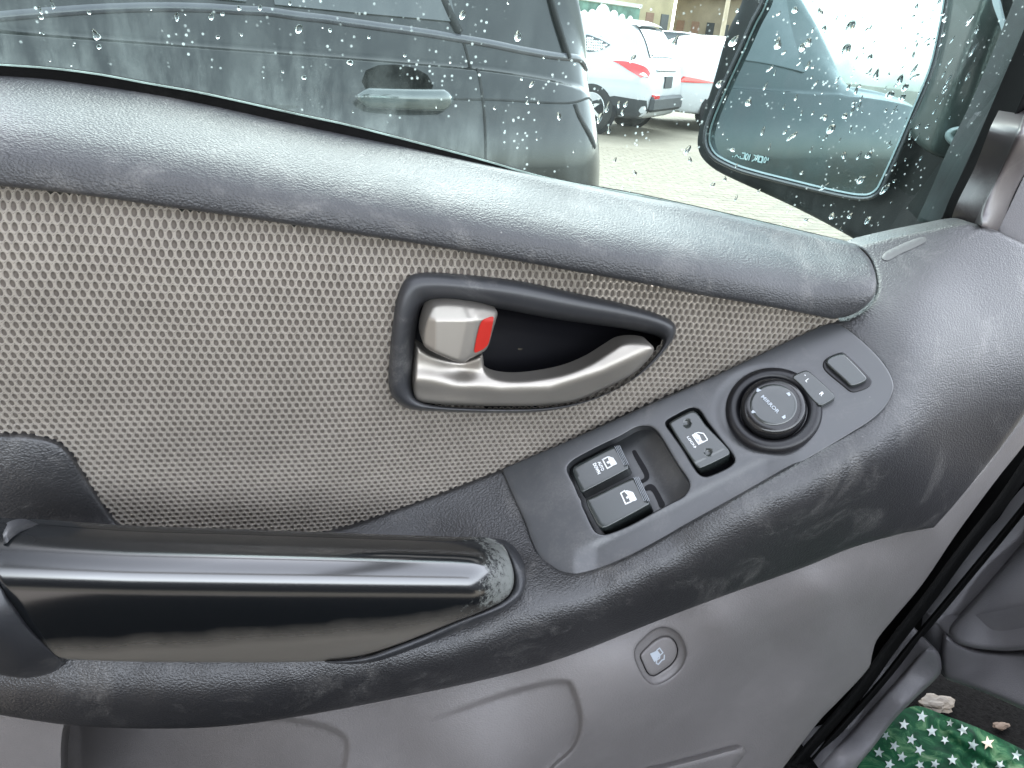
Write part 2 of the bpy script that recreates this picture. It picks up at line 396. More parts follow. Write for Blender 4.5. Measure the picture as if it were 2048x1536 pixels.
def mat_glass(name, tint, dirt=1.0):
    m = bpy.data.materials.new(name); m.use_nodes = True; n = m.node_tree; n.nodes.clear()
    out = N(n, "ShaderNodeOutputMaterial"); co = coords(n)
    tr = N(n, "ShaderNodeBsdfTransparent"); tr.inputs[0].default_value = (*tint, 1)
    gl = N(n, "ShaderNodeBsdfGlossy"); gl.inputs['Roughness'].default_value = 0.01
    fr = N(n, "ShaderNodeFresnel"); fr.inputs[0].default_value = 1.4
    geo0 = N(n, "ShaderNodeNewGeometry")
    mx = N(n, "ShaderNodeMixShader"); n.links.new(math2(n, 'MULTIPLY', fr.outputs[0], 0.30), mx.inputs[0])
    n.links.new(tr.outputs[0], mx.inputs[1]); n.links.new(gl.outputs[0], mx.inputs[2])
    # dried rain: a pale film with vertical runs, patchy, thicker along the foot of the pane
    geo = N(n, "ShaderNodeNewGeometry"); sp = N(n, "ShaderNodeSeparateXYZ"); n.links.new(geo.outputs['Position'], sp.inputs[0])
    mp = N(n, "ShaderNodeMapping"); mp.inputs['Scale'].default_value = (1, 1, 0.22); n.links.new(co, mp.inputs[0])
    s1 = N(n, "ShaderNodeTexNoise", i_Scale=75.0, i_Detail=7.0, i_Roughness=0.65); n.links.new(mp.outputs[0], s1.inputs[0])
    s2 = N(n, "ShaderNodeTexNoise", i_Scale=11.0, i_Detail=7.0, i_Roughness=0.7, i_Distortion=0.8); n.links.new(co, s2.inputs[0])
    s3 = N(n, "ShaderNodeTexNoise", i_Scale=260.0, i_Detail=5.0, i_Roughness=0.7); n.links.new(co, s3.inputs[0])
    sil = math2(n, 'MULTIPLY', math2(n, 'SUBTRACT', math2(n, 'SUBTRACT', 1.262, math2(n, 'MULTIPLY', math2(n, 'ADD', sp.outputs[0], 0.127), 0.14)), sp.outputs[2]), 11.0)
    low = math2(n, 'MINIMUM', math2(n, 'MAXIMUM', sil, 0.0), 1.0)
    lft = N(n, "ShaderNodeMapRange"); n.links.new(sp.outputs[0], lft.inputs[0]); lft.inputs[1].default_value = 0.0; lft.inputs[2].default_value = 0.22; lft.inputs[3].default_value = 1.0; lft.inputs[4].default_value = 0.14
    a = ramp(n, s1.outputs[0], [(0.42, 0.12), (0.60, 1.0)])
    bmask = ramp(n, s2.outputs[0], [(0.36, 0.10), (0.62, 1.0)])
    f = math2(n, 'MULTIPLY', math2(n, 'MULTIPLY', a, bmask), math2(n, 'ADD', 0.20, math2(n, 'MULTIPLY', low, 0.8)))
    f = math2(n, 'MULTIPLY', f, ramp(n, s3.outputs[0], [(0.3, 0.75), (0.66, 1.0)]))
    f = math2(n, 'MULTIPLY', f, lft.outputs[0])
    f = math2(n, 'ADD', math2(n, 'MULTIPLY', f, 0.21*dirt), 0.004*dirt)
    vs = N(n, 'ShaderNodeTexVoronoi', i_Scale=210.0); vs.inputs['Randomness'].default_value = 1.0; n.links.new(co, vs.inputs[0])
    pk = N(n, 'ShaderNodeTexNoise', i_Scale=48.0, i_Detail=4.0); n.links.new(co, pk.inputs[0])
    f = math2(n, 'MAXIMUM', f, math2(n, 'MULTIPLY', math2(n, 'MULTIPLY', ramp(n, vs.outputs['Distance'], [(0.10, 1.0), (0.20, 0.0)]), ramp(n, pk.outputs[0], [(0.52, 0.0), (0.60, 1.0)])), 0.55))
    df = N(n, "ShaderNodeBsdfDiffuse"); df.inputs[0].default_value = (0.60, 0.70, 0.67, 1)
    tl = N(n, "ShaderNodeBsdfTranslucent"); tl.inputs[0].default_value = (0.62, 0.72, 0.70, 1)
    ad = N(n, "ShaderNodeMixShader"); ad.inputs[0].default_value = 0.6; n.links.new(df.outputs[0], ad.inputs[1]); n.links.new(tl.outputs[0], ad.inputs[2])
    m2 = N(n, "ShaderNodeMixShader"); n.links.new(f, m2.inputs[0]); n.links.new(mx.outputs[0], m2.inputs[1]); n.links.new(ad.outputs[0], m2.inputs[2])
    n.links.new(m2.outputs[0], out.inputs[0]); return m
M['glass'] = mat_glass('rain_marked_glass', (0.87, 0.945, 0.93))
def mat_clear(name, tint, rough=0.0, ior=1.4):
    m = bpy.data.materials.new(name); m.use_nodes = True; n = m.node_tree; n.nodes.clear()
    out = N(n, "ShaderNodeOutputMaterial"); tr = N(n, "ShaderNodeBsdfTransparent"); tr.inputs[0].default_value = (*tint, 1)
    gl = N(n, "ShaderNodeBsdfGlossy"); gl.inputs['Roughness'].default_value = 0.02
    fr = N(n, "ShaderNodeFresnel"); fr.inputs[0].default_value = ior
    mx = N(n, "ShaderNodeMixShader"); n.links.new(fr.outputs[0], mx.inputs[0]); n.links.new(tr.outputs[0], mx.inputs[1]); n.links.new(gl.outputs[0], mx.inputs[2])
    n.links.new(mx.outputs[0], out.inputs[0]); return m
def mat_water():
    m = bpy.data.materials.new('water_drops'); m.use_nodes = True; n = m.node_tree; n.nodes.clear()
    out = N(n, "ShaderNodeOutputMaterial"); g = N(n, "ShaderNodeBsdfGlass"); g.inputs['Roughness'].default_value = 0.0; g.inputs['IOR'].default_value = 1.33
    n.links.new(g.outputs[0], out.inputs[0]); return m
M['water'] = mat_water()
def mat_simple(name, col, rough=0.5, metal=0.0, coat=0.0, spec=0.5, nscale=6.0, namp=0.12, bump=0.0, bscale=80.0):
    m, n, b = new_mat(name); co = coords(n)
    a = N(n, "ShaderNodeTexNoise", i_Scale=nscale, i_Detail=7.0, i_Roughness=0.6); n.links.new(co, a.inputs[0])
    n.links.new(mixc(n, ramp(n, a.outputs[0], [(0.3, 0.0), (0.7, 1.0)]), tuple(c*(1-namp) for c in col), tuple(min(1, c*(1+namp)) for c in col)), b.inputs['Base Color'])
    b.inputs['Roughness'].default_value = rough; b.inputs['Metallic'].default_value = metal; b.inputs['Specular IOR Level'].default_value = spec
    b.inputs['Coat Weight'].default_value = coat; b.inputs['Coat Roughness'].default_value = 0.03
    if bump:
        f = N(n, "ShaderNodeTexNoise", i_Scale=bscale, i_Detail=5.0); n.links.new(co, f.inputs[0])
        bp = N(n, "ShaderNodeBump"); bp.inputs['Strength'].default_value = bump; n.links.new(f.outputs[0], bp.inputs['Height']); n.links.new(bp.outputs[0], b.inputs['Normal'])
    return m
M['blackpaint'] = mat_simple('black_car_paint', (0.003, 0.005, 0.005), 0.3, coat=0.6, spec=0.3)
M['whitepaint'] = mat_simple('white_car_paint', (0.42, 0.43, 0.44), 0.35, coat=0.6, namp=0.03)
M['silverpaint'] = mat_simple('silver_car_paint', (0.45, 0.47, 0.48), 0.3, coat=0.8, namp=0.03)
M['yellowpaint'] = mat_simple('pale_yellow_car_paint', (0.75, 0.66, 0.30), 0.3, coat=0.8, namp=0.03)
M['carglass'] = mat_simple('dark_car_glass', (0.012, 0.018, 0.018), 0.04, coat=0.6, spec=0.8)
M['chrome'] = mat_simple('chrome_trim', (0.6, 0.6, 0.62), 0.2, metal=1.0)
M['tyre'] = mat_simple('tyre_rubber', (0.02, 0.02, 0.02), 0.8)
M['alloy'] = mat_simple('alloy_rim', (0.5, 0.5, 0.5), 0.35, metal=0.8)
M['taillight'] = mat_simple('red_light_lens', (0.55, 0.02, 0.02), 0.15, coat=1.0)
M['clearlens'] = mat_simple('clear_light_lens', (0.75, 0.72, 0.68), 0.15, coat=1.0)
M['cladding'] = mat_simple('dark_cladding', (0.03, 0.032, 0.035), 0.6)
M['platewhite'] = mat_simple('plate_white', (0.7, 0.7, 0.68), 0.5)
M['tint'] = mat_simple('mirror_dirty_black', (0.006, 0.009, 0.009), 0.45, coat=0.0, spec=0.3, nscale=30, namp=0.6)
def mat_mirror():
    m = bpy.data.materials.new('wet_mirror_glass'); m.use_nodes = True; n = m.node_tree; n.nodes.clear()
    out = N(n, "ShaderNodeOutputMaterial"); co = coords(n)
    g = N(n, "ShaderNodeBsdfGlossy"); g.inputs[0].default_value = (0.46, 0.55, 0.56, 1); g.inputs['Roughness'].default_value = 0.015
    d = N(n, "ShaderNodeBsdfDiffuse"); d.inputs[0].default_value = (0.10, 0.16, 0.165, 1)
    s = N(n, "ShaderNodeTexNoise", i_Scale=34.0, i_Detail=8.0, i_Roughness=0.6, i_Distortion=0.5); n.links.new(co, s.inputs[0])
    s2 = N(n, "ShaderNodeTexNoise", i_Scale=140.0, i_Detail=4.0, i_Roughness=0.6); n.links.new(co, s2.inputs[0])
    f = math2(n, 'MULTIPLY', ramp(n, s.outputs[0], [(0.38, 0.08), (0.66, 0.40)]), ramp(n, s2.outputs[0], [(0.3, 0.75), (0.7, 1.0)]))
    mx = N(n, "ShaderNodeMixShader"); n.links.new(f, mx.inputs[0]); n.links.new(g.outputs[0], mx.inputs[1]); n.links.new(d.outputs[0], mx.inputs[2])
    n.links.new(mx.outputs[0], out.inputs[0]); return m
M['mirror'] = mat_mirror()

# ================================================================== THE DOOR
door = thing('van_door', (0.10, 0.03, 0.55), 'dark grey van door with beige net insert, switches and glossy pull handle, seen from inside', 'car door')

# --- base planes and depth fields (all in photo pixels -> metres)
SN = np.array([-.48, -.52, .70]); SN /= np.linalg.norm(SN)
S0 = PY(1546, 821, -0.050)
def plane(x, y, h): return PPL(x, y, S0, SN) if np.isscalar(h) and h == 0 else _pl(x, y, h)
def _pl(x, y, h):
    d = ray(x, y); t = (((S0-CAM) @ SN)+h)/(d @ SN); return CAM+d*t[..., None]
def planeY(x, y): return PPL(np.float64(x), np.float64(y), S0, SN)[1]

padTop = [(-60, 148), (0, 151), (98, 158), (195, 171), (293, 186), (400, 206), (595, 249), (800, 292), (942, 325), (1100, 362), (1200, 383), (1300, 403), (1400, 421), (1510, 447), (1600, 467), (1715, 492)]
padBot = [(1665, 638), (1530, 612), (1400, 590), (1300, 570), (1150, 543), (1000, 516), (850, 490), (700, 467), (500, 437), (342, 415), (150, 388), (0, 372), (-60, 366)]
padEnd = [(1740, 520), (1752, 560), (1748, 592), (1728, 615), (1700, 631)]
padOutline = cr(padTop+padEnd+padBot, True, 7, sharp=(0, 15, 21, 33))
def lerp_curve(c, x):
    c = sorted(c); return float(np.interp(x, [a for a, _ in c], [b for _, b in c]))
_pt = cr(padTop, False, 5); _pb = cr(padBot[::-1], False, 5)
_tk = np.array([-.3, 0, .12, .3, .5, .72, .9, 1.0, 1.2]); _tv = np.array([.055, .0455, .0345, .0125, -.0040, -.0138, -.0160, -.0155, -.012])
_tf = np.linspace(-.3, 1.2, 400); _tg = np.interp(_tf, _tk, _tv)
for _ in range(60): _tg[1:-1] = (_tg[:-2]+2*_tg[1:-1]+_tg[2:])/4
for _ in range(500): _tg[1:-1] = (_tg[:-2]+2*_tg[1:-1]+_tg[2:])/4
def Ypad(x, y):
    x = np.asarray(x, float); y = np.asarray(y, float)
    kr = np.clip((x-1580)/150, 0, 1); kr = kr*kr*(3-2*kr)
    a = np.interp(x, _pt[:, 0], _pt[:, 1]); b = np.interp(x, _pb[:, 0], _pb[:, 1]); t = (y-a)/(b-a)
    k = np.clip((x-700)/800, 0, 1); k = k*k*(3-2*k)
    return np.interp(t, _tf, _tg)-0.020*k*np.clip(t, 0, 1)-0.025*k*np.clip(1-t, 0, 1)-kr*0.017*np.clip(1-t, 0, 1)
patch('upper_trim_pad', padOutline, ys(Ypad), M['pad'], door, step=11, edge=(9, 0.003), back=0.012)
# rubber wiper between glass and pad
wt = [(-60, 125), (0, 128), (98, 135), (195, 147), (293, 165), (400, 184), (595, 227), (693, 248), (800, 275), (942, 312), (1100, 356), (1300, 394), (1510, 441), (1715, 489)]
wb = [(x, y+12) for x, y in reversed(padTop)]
patch('window_wiper', cr(wt+wb, True, 9, sharp=(0, len(wt)-1, len(wt), len(wt)+len(wb)-1)), ys(0.046), M['rubber'], door, step=14, edge=(5, 0.003), back=0.006)
wl = cr(wt, False, 8); wl2 = wl+np.array([0, 3.2])
patch('glass_edge_line', np.vstack([wl, wl2[::-1]]), ys(0.0452), mat_simple('pale_edge_line', (0.22, 0.30, 0.27), 0.5, nscale=60, namp=.5), door, step=20, back=0.001)  # thin pale teal line along the glass edge

# --- beige net insert
meshBot = [(1665, 640), (1600, 672), (1500, 718), (1400, 765), (1300, 808), (1200, 853), (1100, 897), (1000, 938), (900, 978), (800, 1015), (700, 1050), (600, 1080), (250, 1080), (235, 1045), (200, 1000), (165, 945), (140, 905), (110, 882), (60, 872), (-60, 868)]
netPoly = np.array([(-60, 358), (0, 364), (150, 380), (342, 407), (500, 429), (700, 459), (850, 482), (1000, 508), (1150, 535), (1300, 562), (1400, 582), (1530, 604), (1680, 634), (1675, 652), (1600, 684), (1500, 730), (1400, 777), (1300, 820), (1200, 865), (1100, 909), (1000, 950), (900, 990), (800, 1027), (700, 1064), (600, 1100), (230, 1100), (210, 1050), (170, 1000), (130, 950), (110, 920), (60, 890), (-60, 885)], float)
nc = []
for x, y, Y in [(-60, 366, -.006), (0, 372, -.006), (342, 415, -.006), (700, 467, -.006), (1000, 516, -.007), (1300, 570, -.012), (1530, 612, -.021), (1665, 638, -.026),
                (-60, 430, -.0125), (342, 475, -.0125), (700, 530, -.0125), (1000, 580, -.012), (1300, 630, -.014), (1500, 660, -.020),
                (-60, 620, -.017), (300, 660, -.0155), (700, 720, -.013), (1000, 760, -.008), (1250, 770, -.007), (-60, 860, -.014), (300, 900, -.010), (700, 900, -.007), (1000, 936, .004), (1150, 876, .0),
                (1300, 808, -.005), (1450, 742, -.013), (1600, 672, -.021), (250, 1070, -.003), (600, 1070, .002), (800, 1015, .004)]:
    q = PY(x, y, Y); nc.append((q[0], q[2], Y))
Ynet = tps(nc, 1e-4)
BEZHOLE = np.array([(826, 570), (850, 562), (909, 563), (1036, 577), (1163, 604), (1258, 626), (1325, 648), (1336, 658), (1332, 670), (1316, 693), (1280, 730), (1234, 761), (1188, 783), (1128, 802), (1066, 810), (972, 811), (877, 808), (824, 803), (803, 790), (792, 770), (794, 710), (800, 647), (809, 597)], float)
def net_cells():
    q = PY(netPoly[:, 0], netPoly[:, 1], -0.01); x0, x1 = q[:, 0].min()-.01, q[:, 0].max()+.01; z0, z1 = q[:, 2].min()-.01, q[:, 2].max()+.01
    # rows: pitch grows from 3.1 mm low down to 4.7 mm under the pad (stretched cloth)
    zs = []; z = z0
    while z < z1:
        zs.append(z); z += 0.0031+0.0016*np.clip((z-0.99)/(1.20-0.99), 0, 1)
    px = 0.00375; C = []
    for j, z in enumerate(zs):
        dz = (zs[j+1]-z) if j+1 < len(zs) else z-zs[j-1]
        xs = np.arange(x0, x1, px)+(px/2 if j % 2 else 0)
        for x in xs: C.append((x, z-0.030*(x-0.0), dz))
    C = np.array(C)
    Y = Ynet(C[:, 0], C[:, 1]); P = proj(np.stack([C[:, 0], Y, C[:, 1]], 1)); k = inside(P, netPoly) & ~inside(P, BEZHOLE)
    C = C[k]; n = len(C); K = 12
    th = np.arange(K)*2*math.pi/K+math.pi/2
    hexr = []
    for t in th:                                           # outline of one hexagonal cell, unit pitch
        u, v = math.cos(t), math.sin(t)
        hx = 0.5/max(abs(u), 1e-6); hz = (0.667-0.0)/max(abs(v), 1e-6)
        r = min(hx, 0.667/(abs(v)+0.667*abs(u)/1.0) if True else hz)
        hexr.append((u*min(r, hx), v*min(r, hx)))
    hexr = np.array(hexr)
    jit = RNG.normal(0, 0.02, (n, 1, 2))
    V = []; rows = []
    sx = px; sz = C[:, 2][:, None]
    def ring(sc_x, sc_z, dep, ell=True, mixf=1.0):
        e = np.stack([np.cos(th), np.sin(th)], 1)
        shp = e*np.array([sc_x, sc_z]) if ell else hexr
        X = C[:, 0][:, None]+(shp[None, :, 0]+jit[..., 0]*ell)*sx
        Z = C[:, 1][:, None]+(shp[None, :, 1]+jit[..., 1]*ell)*sz
        Yv = Ynet(X, Z)+dep
        return np.stack([X, Yv, Z], -1)
    sizej = 1+RNG.normal(0, 0.05, (n, 1, 1))
    R = [ring(0, 0, -0.00028, False), ring(0.385, 0.55, -0.00045), ring(0.335, 0.49, 0.0002), ring(0.315, 0.47, 0.0009)]
    ctr = np.stack([C[:, 0], Ynet(C[:, 0], C[:, 1])+0.0008, C[:, 1]], -1)[:, None]
    A = np.concatenate(R+[ctr], 1)                         # n x (4K+1) x 3
    m = 4*K+1; V = A.reshape(-1, 3); base = (np.arange(n)*m)[:, None]
    k0 = np.arange(K); k1 = (k0+1) % K; Fs = []; MI = []
    for r in range(3):
        q = np.stack([r*K+k0, (r+1)*K+k0, (r+1)*K+k1, r*K+k1], 1)
        Fs.append((base[:, :, None]+q[None]).reshape(-1, 4)); MI += [0]*len(Fs[-1])
    Fq = np.concatenate(Fs); tri = np.stack([3*K+k0, np.full(K, 4*K), 3*K+k1], 1)
    Ft = (base[:, :, None]+tri[None]).reshape(-1, 3)
    MI += [1]*len(Ft)
    return V, [tuple(f) for f in Fq.tolist()]+[tuple(f) for f in Ft.tolist()], MI
V_, F_, MI_ = net_cells()
obj('fabric_net_insert', V_, F_, [M['rib'], M['backing']], door, True, mi=MI_)

# --- armrest moulding
armPoly = [(-60, 1200), (-60, 868), (0, 870), (60, 872), (110, 884), (138, 906), (165, 947), (200, 1002), (235, 1047), (262, 1064), (600, 1074), (700, 1051), (800, 1016), (900, 979), (1000, 939), (1100, 898), (1200, 854), (1300, 809), (1400, 766), (1500, 719), (1600, 673), (1668, 640),
           (1700, 634), (1730, 616), (1750, 592), (1753, 560), (1741, 520), (1716, 493), (1729, 487), (1805, 469), (1864, 457), (1928, 445), (1949, 447), (1978, 461), (1993, 461), (2048, 488), (2110, 520),
           (2110, 740), (2048, 830), (1997, 900), (1914, 1003), (1868, 1055), (1800, 1068), (1700, 1097), (1615, 1132), (1444, 1193), (1307, 1245), (1137, 1312), (1000, 1352), (806, 1394), (591, 1434), (430, 1454), (268, 1457), (134, 1450), (0, 1430), (-60, 1420)]
armOut = cr(armPoly, True, 8, sharp=(0, 1, 9, 10, 21, 27, 34, 36, 37, 41, 55))
plateOut0 = [(1003, 938), (1100, 897), (1200, 853), (1300, 808), (1400, 765), (1500, 718), (1600, 671), (1655, 648), (1679, 650), (1712, 672), (1750, 707), (1776, 741), (1787, 772), (1779, 799), (1765, 820), (1739, 843), (1704, 865), (1668, 887), (1613, 919), (1493, 988), (1339, 1074), (1271, 1112), (1202, 1141), (1151, 1152), (1120, 1146), (1098, 1132), (1074, 1106), (1047, 1038), (1020, 979)]
plateOut = cr(plateOut0, True, 7, sharp=(0,))
ac = [(-60, 868, -.018), (60, 874, -.018), (140, 908, -.018), (200, 1002, -.013), (250, 1060, -.006), (60, 950, -.022), (-60, 960, -.025), (100, 1040, -.012), (-60, 1060, -.02), (600, 1078, 0.0), (700, 1052, -.001), (800, 1017, 0.0), (900, 980, 0.001), (950, 1040, -.018), (850, 1070, -.012), (1030, 1090, -.038),
      (600, 1200, -.045), (200, 1200, -.04), (900, 1200, -.050), (-60, 1200, -.03), (0, 1290, -.04), (1060, 1150, -.066),
      (1850, 780, -.069), (1820, 700, -.058), (1997, 900, -.056), (1914, 1003, -.062), (1900, 880, -.069),
      (1950, 780, -.058), (2048, 700, -.042), (2110, 740, -.045), (1950, 620, -.030), (1850, 600, -.034), (2048, 560, -.018), (2048, 488, -.004), (2110, 520, -.006), (1978, 461, .004), (1928, 445, .010), (1864, 457, .013), (1805, 469, .014), (1729, 487, .012), (1752, 560, -.017), (1700, 634, -.033), (1850, 500, -.002), (1800, 560, -.018)]
for x, y in plateOut0[::2]+[(1150, 1000), (1250, 960), (1400, 900), (1550, 820), (1690, 750), (1100, 1000), (1400, 830), (1300, 1040)]:
    ac.append((x, y, planeY(x, y)+0.0028))
def rail3(c, n):
    c = np.array(c, float); L = np.r_[0, np.cumsum(np.linalg.norm(np.diff(c[:, :2], axis=0), axis=1))]; u = np.linspace(0, L[-1], n); return np.stack([np.interp(u, L, c[:, k]) for k in range(3)], 1)
_T = rail3([(-60, 1335, -.056), (113, 1345, -.060), (300, 1345, -.064), (500, 1340, -.068), (700, 1322, -.073), (900, 1270, -.077), (1040, 1218, -.0785), (1120, 1180, -.078)], 12)
_P = rail3([(-60, 1378, -.064), (134, 1397, -.070), (300, 1400, -.074), (500, 1392, -.079), (700, 1366, -.083), (900, 1322, -.086), (1060, 1262, -.0875), (1200, 1192, -.089), (1340, 1127, -.091), (1500, 1047, -.0935), (1739, 900, -.0915), (1830, 860, -.084)], 22)
_B = rail3([(-60, 1420, -.050), (0, 1430, -.052), (134, 1450, -.056), (430, 1454, -.062), (806, 1394, -.069), (1137, 1312, -.074), (1444, 1193, -.076), (1700, 1097, -.073), (1868, 1055, -.064)], 22)
_M = _P*.5+_B*.5; _M[:, 2] -= .003
ac += [tuple(r) for r in np.vstack([_T, _P, _B, _M])]
Yarm = tps(ac, 1.5e-3)
armH = offset(resample(plateOut, 160), 7)
patch('armrest_moulding', armOut, ys(Yarm), M['arm'], door, holes=[armH], step=11, edge=(9, 0.003), back=0.012, skirt_holes=False)

# --- lower panel
lowPoly = [(-60, 1360), (0, 1380), (134, 1400), (430, 1410), (800, 1345), (1000, 1310), (1307, 1205), (1615, 1090), (1760, 1060), (1860, 1040), (1950, 960), (2048, 835), (2110, 760), (2110, 800), (2048, 890), (1997, 954), (1914, 1066), (1844, 1169), (1785, 1240), (1753, 1281), (1744, 1310), (1738, 1335), (1678, 1401), (1640, 1440), (1566, 1536), (1500, 1620), (-60, 1620)]
lowOut = cr(lowPoly, True, 10, sharp=(0, 12, 13, 25, 26))
lc = [(-60, 1400, -.02), (134, 1450, -.03), (430, 1440, -.045), (800, 1380, -.055), (1000, 1340, -.060), (1307, 1230, -.060), (1615, 1110, -.060), (1760, 1070, -.058), (1868, 1050, -.055), (2048, 850, -.030), (2110, 780, -.024),
      (1997, 950, -.032), (1914, 1066, -.032), (1844, 1169, -.030), (1753, 1281, -.030), (1738, 1335, -.030), (1678, 1401, -.036), (1566, 1536, -.042), (1500, 1620, -.044),
      (1760, 1130, -.056), (1650, 1180, -.068), (1450, 1250, -.074), (1250, 1330, -.078), (1050, 1400, -.072), (1700, 1220, -.048), (1550, 1290, -.052), (1400, 1360, -.062), (1200, 1450, -.078), (1000, 1560, -.085),
      (1600, 1400, -.045), (1450, 1450, -.050), (1300, 1520, -.058), (1150, 1600, -.062), (1500, 1350, -.050), (800, 1500, -.058), (600, 1540, -.052), (400, 1600, -.046), (200, 1600, -.035), (0, 1500, -.025), (-60, 1600, -.02)]
Ylow0 = tps(lc, 1e-4)
pocket = cr([(1137, 1358), (1155, 1385), (1167, 1430), (1166, 1462), (1150, 1500), (1118, 1530), (1060, 1580), (900, 1640), (700, 1640), (700, 1500), (900, 1420), (1050, 1370)], True, 12)
pock2 = cr([(125, 1462), (134, 1440), (160, 1430), (560, 1430), (700, 1480), (620, 1640), (135, 1640), (122, 1520)], True, 12)
def Ylow(x, y):
    x = np.asarray(x, float); y = np.asarray(y, float); q = np.stack([x.ravel(), y.ravel()], 1)
    Y = Ylow0(x, y)
    for poly, dep, wd in ((pocket, 0.006, 13.0), (pock2, 0.105, 14.0)):
        d = pdist(q, [poly])*np.where(inside(q, poly), 1, -1)
        t = np.clip(d/wd, 0, 1); s = (t*t*(3-2*t)).reshape(x.shape)
        if poly is pocket: s = s*np.clip((x-850)/200, 0, 1)
        else: s = s*np.clip((760-x)/600, 0, 1)**1.5
        Y = Y+dep*s
    return Y
rel = [(1289, 1275.5), (1307.6, 1260), (1328, 1255), (1352, 1263.6), (1367, 1284), (1372.5, 1310), (1362, 1337), (1338, 1359), (1311, 1369.5), (1292, 1359), (1280, 1340), (1270, 1313), (1273, 1293)]
relOut = resample(cr(rel, True, 4), 72)
fuelHole = offset(relOut, 1.5)
patch('lower_door_panel', lowOut, ys(Ylow), M['lower'], door, holes=[fuelHole], step=9, edge=(8, 0.002), back=0.02, pts_in=np.vstack([offset(resample(p_, n_r), d_) for p_, n_r, wd_ in ((pocket, 260, 13.0), (pock2, 300, 14.0)) for d_ in (-.5, wd_*.25, wd_*.5, wd_*.75, wd_)]))

# --- fuel flap release
inn = [(1280, 1310), (1294, 1293), (1310, 1279), (1325, 1272), (1340, 1273), (1352, 1286), (1355.5, 1306), (1345, 1327), (1321, 1345), (1307.6, 1352), (1296, 1348), (1285, 1327)]
innOut = resample(cr(inn, True, 4), 72)
k0 = int(np.argmin(np.linalg.norm(innOut-relOut[0]*0.62-np.array([1320, 1312])*0.38, axis=1))); innR = np.roll(innOut, -k0, 0)
if np.linalg.norm(innR[18]-relOut[18]) > np.linalg.norm(innR[-18]-relOut[18]): innR = np.roll(innR[::-1], 1, 0)
def rr(t, dy): q = relOut*(1-t)+innR*t; return PY(q[:, 0], q[:, 1], Ylow0(q[:, 0], q[:, 1])+dy)
v, f = ringloft([rr(0, 0), rr(.06, .0012), rr(.3, .003), rr(.7, .0045), rr(.92, .005), rr(1, .0058), rr(1.0, .012)])
fr_ = obj('fuel_release_surround', v, f, M['lower'], door)
btn = offset(innOut, 1.6)
ysur = lambda x, y: Ylow0(x, y)+0.0035
fb = patch('fuel_release_button', btn, ys(ysur), M['lower'], fr_, step=5, edge=(6, 0.0014), back=0.008)
vb, fbk = ringloft([PY(innOut[:, 0], innOut[:, 1], Ylow0(innOut[:, 0], innOut[:, 1])+.0085), PY(innOut[:, 0]*0+1318, innOut[:, 1]*0+1312, Ylow0(innOut[:, 0], innOut[:, 1])+.0086)])
obj('button_gap', vb, fbk, M['pit'], fr_)
def poly_px(pts, surf, h):
    """flat print: polygon (may be concave) laid h metres above a surface"""
    p = np.array(pts, float); Q, T = triangulate(p, (), 1e3); return surf(Q[:, 0], Q[:, 1], np.full(len(Q), h)), [tuple(t) for t in T]
def stroke(pts, wd, surf, h, closed=False):
    p = np.array(pts, float)
    if closed: p = np.vstack([p, p[:1]])
    V = []; Fc = []
    for i in range(len(p)-1):
        a, b = p[i], p[i+1]; t = (b-a)/max(np.linalg.norm(b-a), 1e-9); n_ = np.array([-t[1], t[0]])*wd/2; e = t*wd*0.3
        q = np.array([a-e+n_, a-e-n_, b+e-n_, b+e+n_]); o = len(V)*1
        V += list(surf(q[:, 0], q[:, 1], np.full(4, h+i*1e-5))); Fc.append((o, o+1, o+2, o+3))
    return np.array(V), Fc
def z4(x, y): return (1280+x/12.8, 1250+y/12.8)
sb = ys(ysur)
ic = join([poly_px([z4(255, 735), z4(430, 655), z4(515, 770), z4(500, 800), z4(380, 945), z4(365, 945)], sb, .0004),
           stroke([z4(430, 650), z4(500, 590), z4(585, 710), z4(520, 770)], 2.2, sb, .00035, True),
           stroke([z4(505, 790), z4(500, 850), z4(425, 900), z4(420, 980), z4(470, 1005), z4(560, 900), z4(615, 880), z4(625, 770)], 2.4, sb, .0003)])
obj('fuel_pump_symbol', *ic, M['greyprint'], fr_, smooth=False)

# --- map pocket rim, low in the frame
rim = cr([(1285, 1545), (1330, 1532), (1400, 1514), (1470, 1495), (1487, 1494), (1491, 1502), (1482, 1520), (1460, 1550), (1400, 1640), (1200, 1640)], True, 7, sharp=(9,))
patch('pocket_rim', rim, ys(lambda x, y: Ylow0(x, y)-0.008), M['lower'], door, step=9, edge=(14, 0.006), back=0.02)

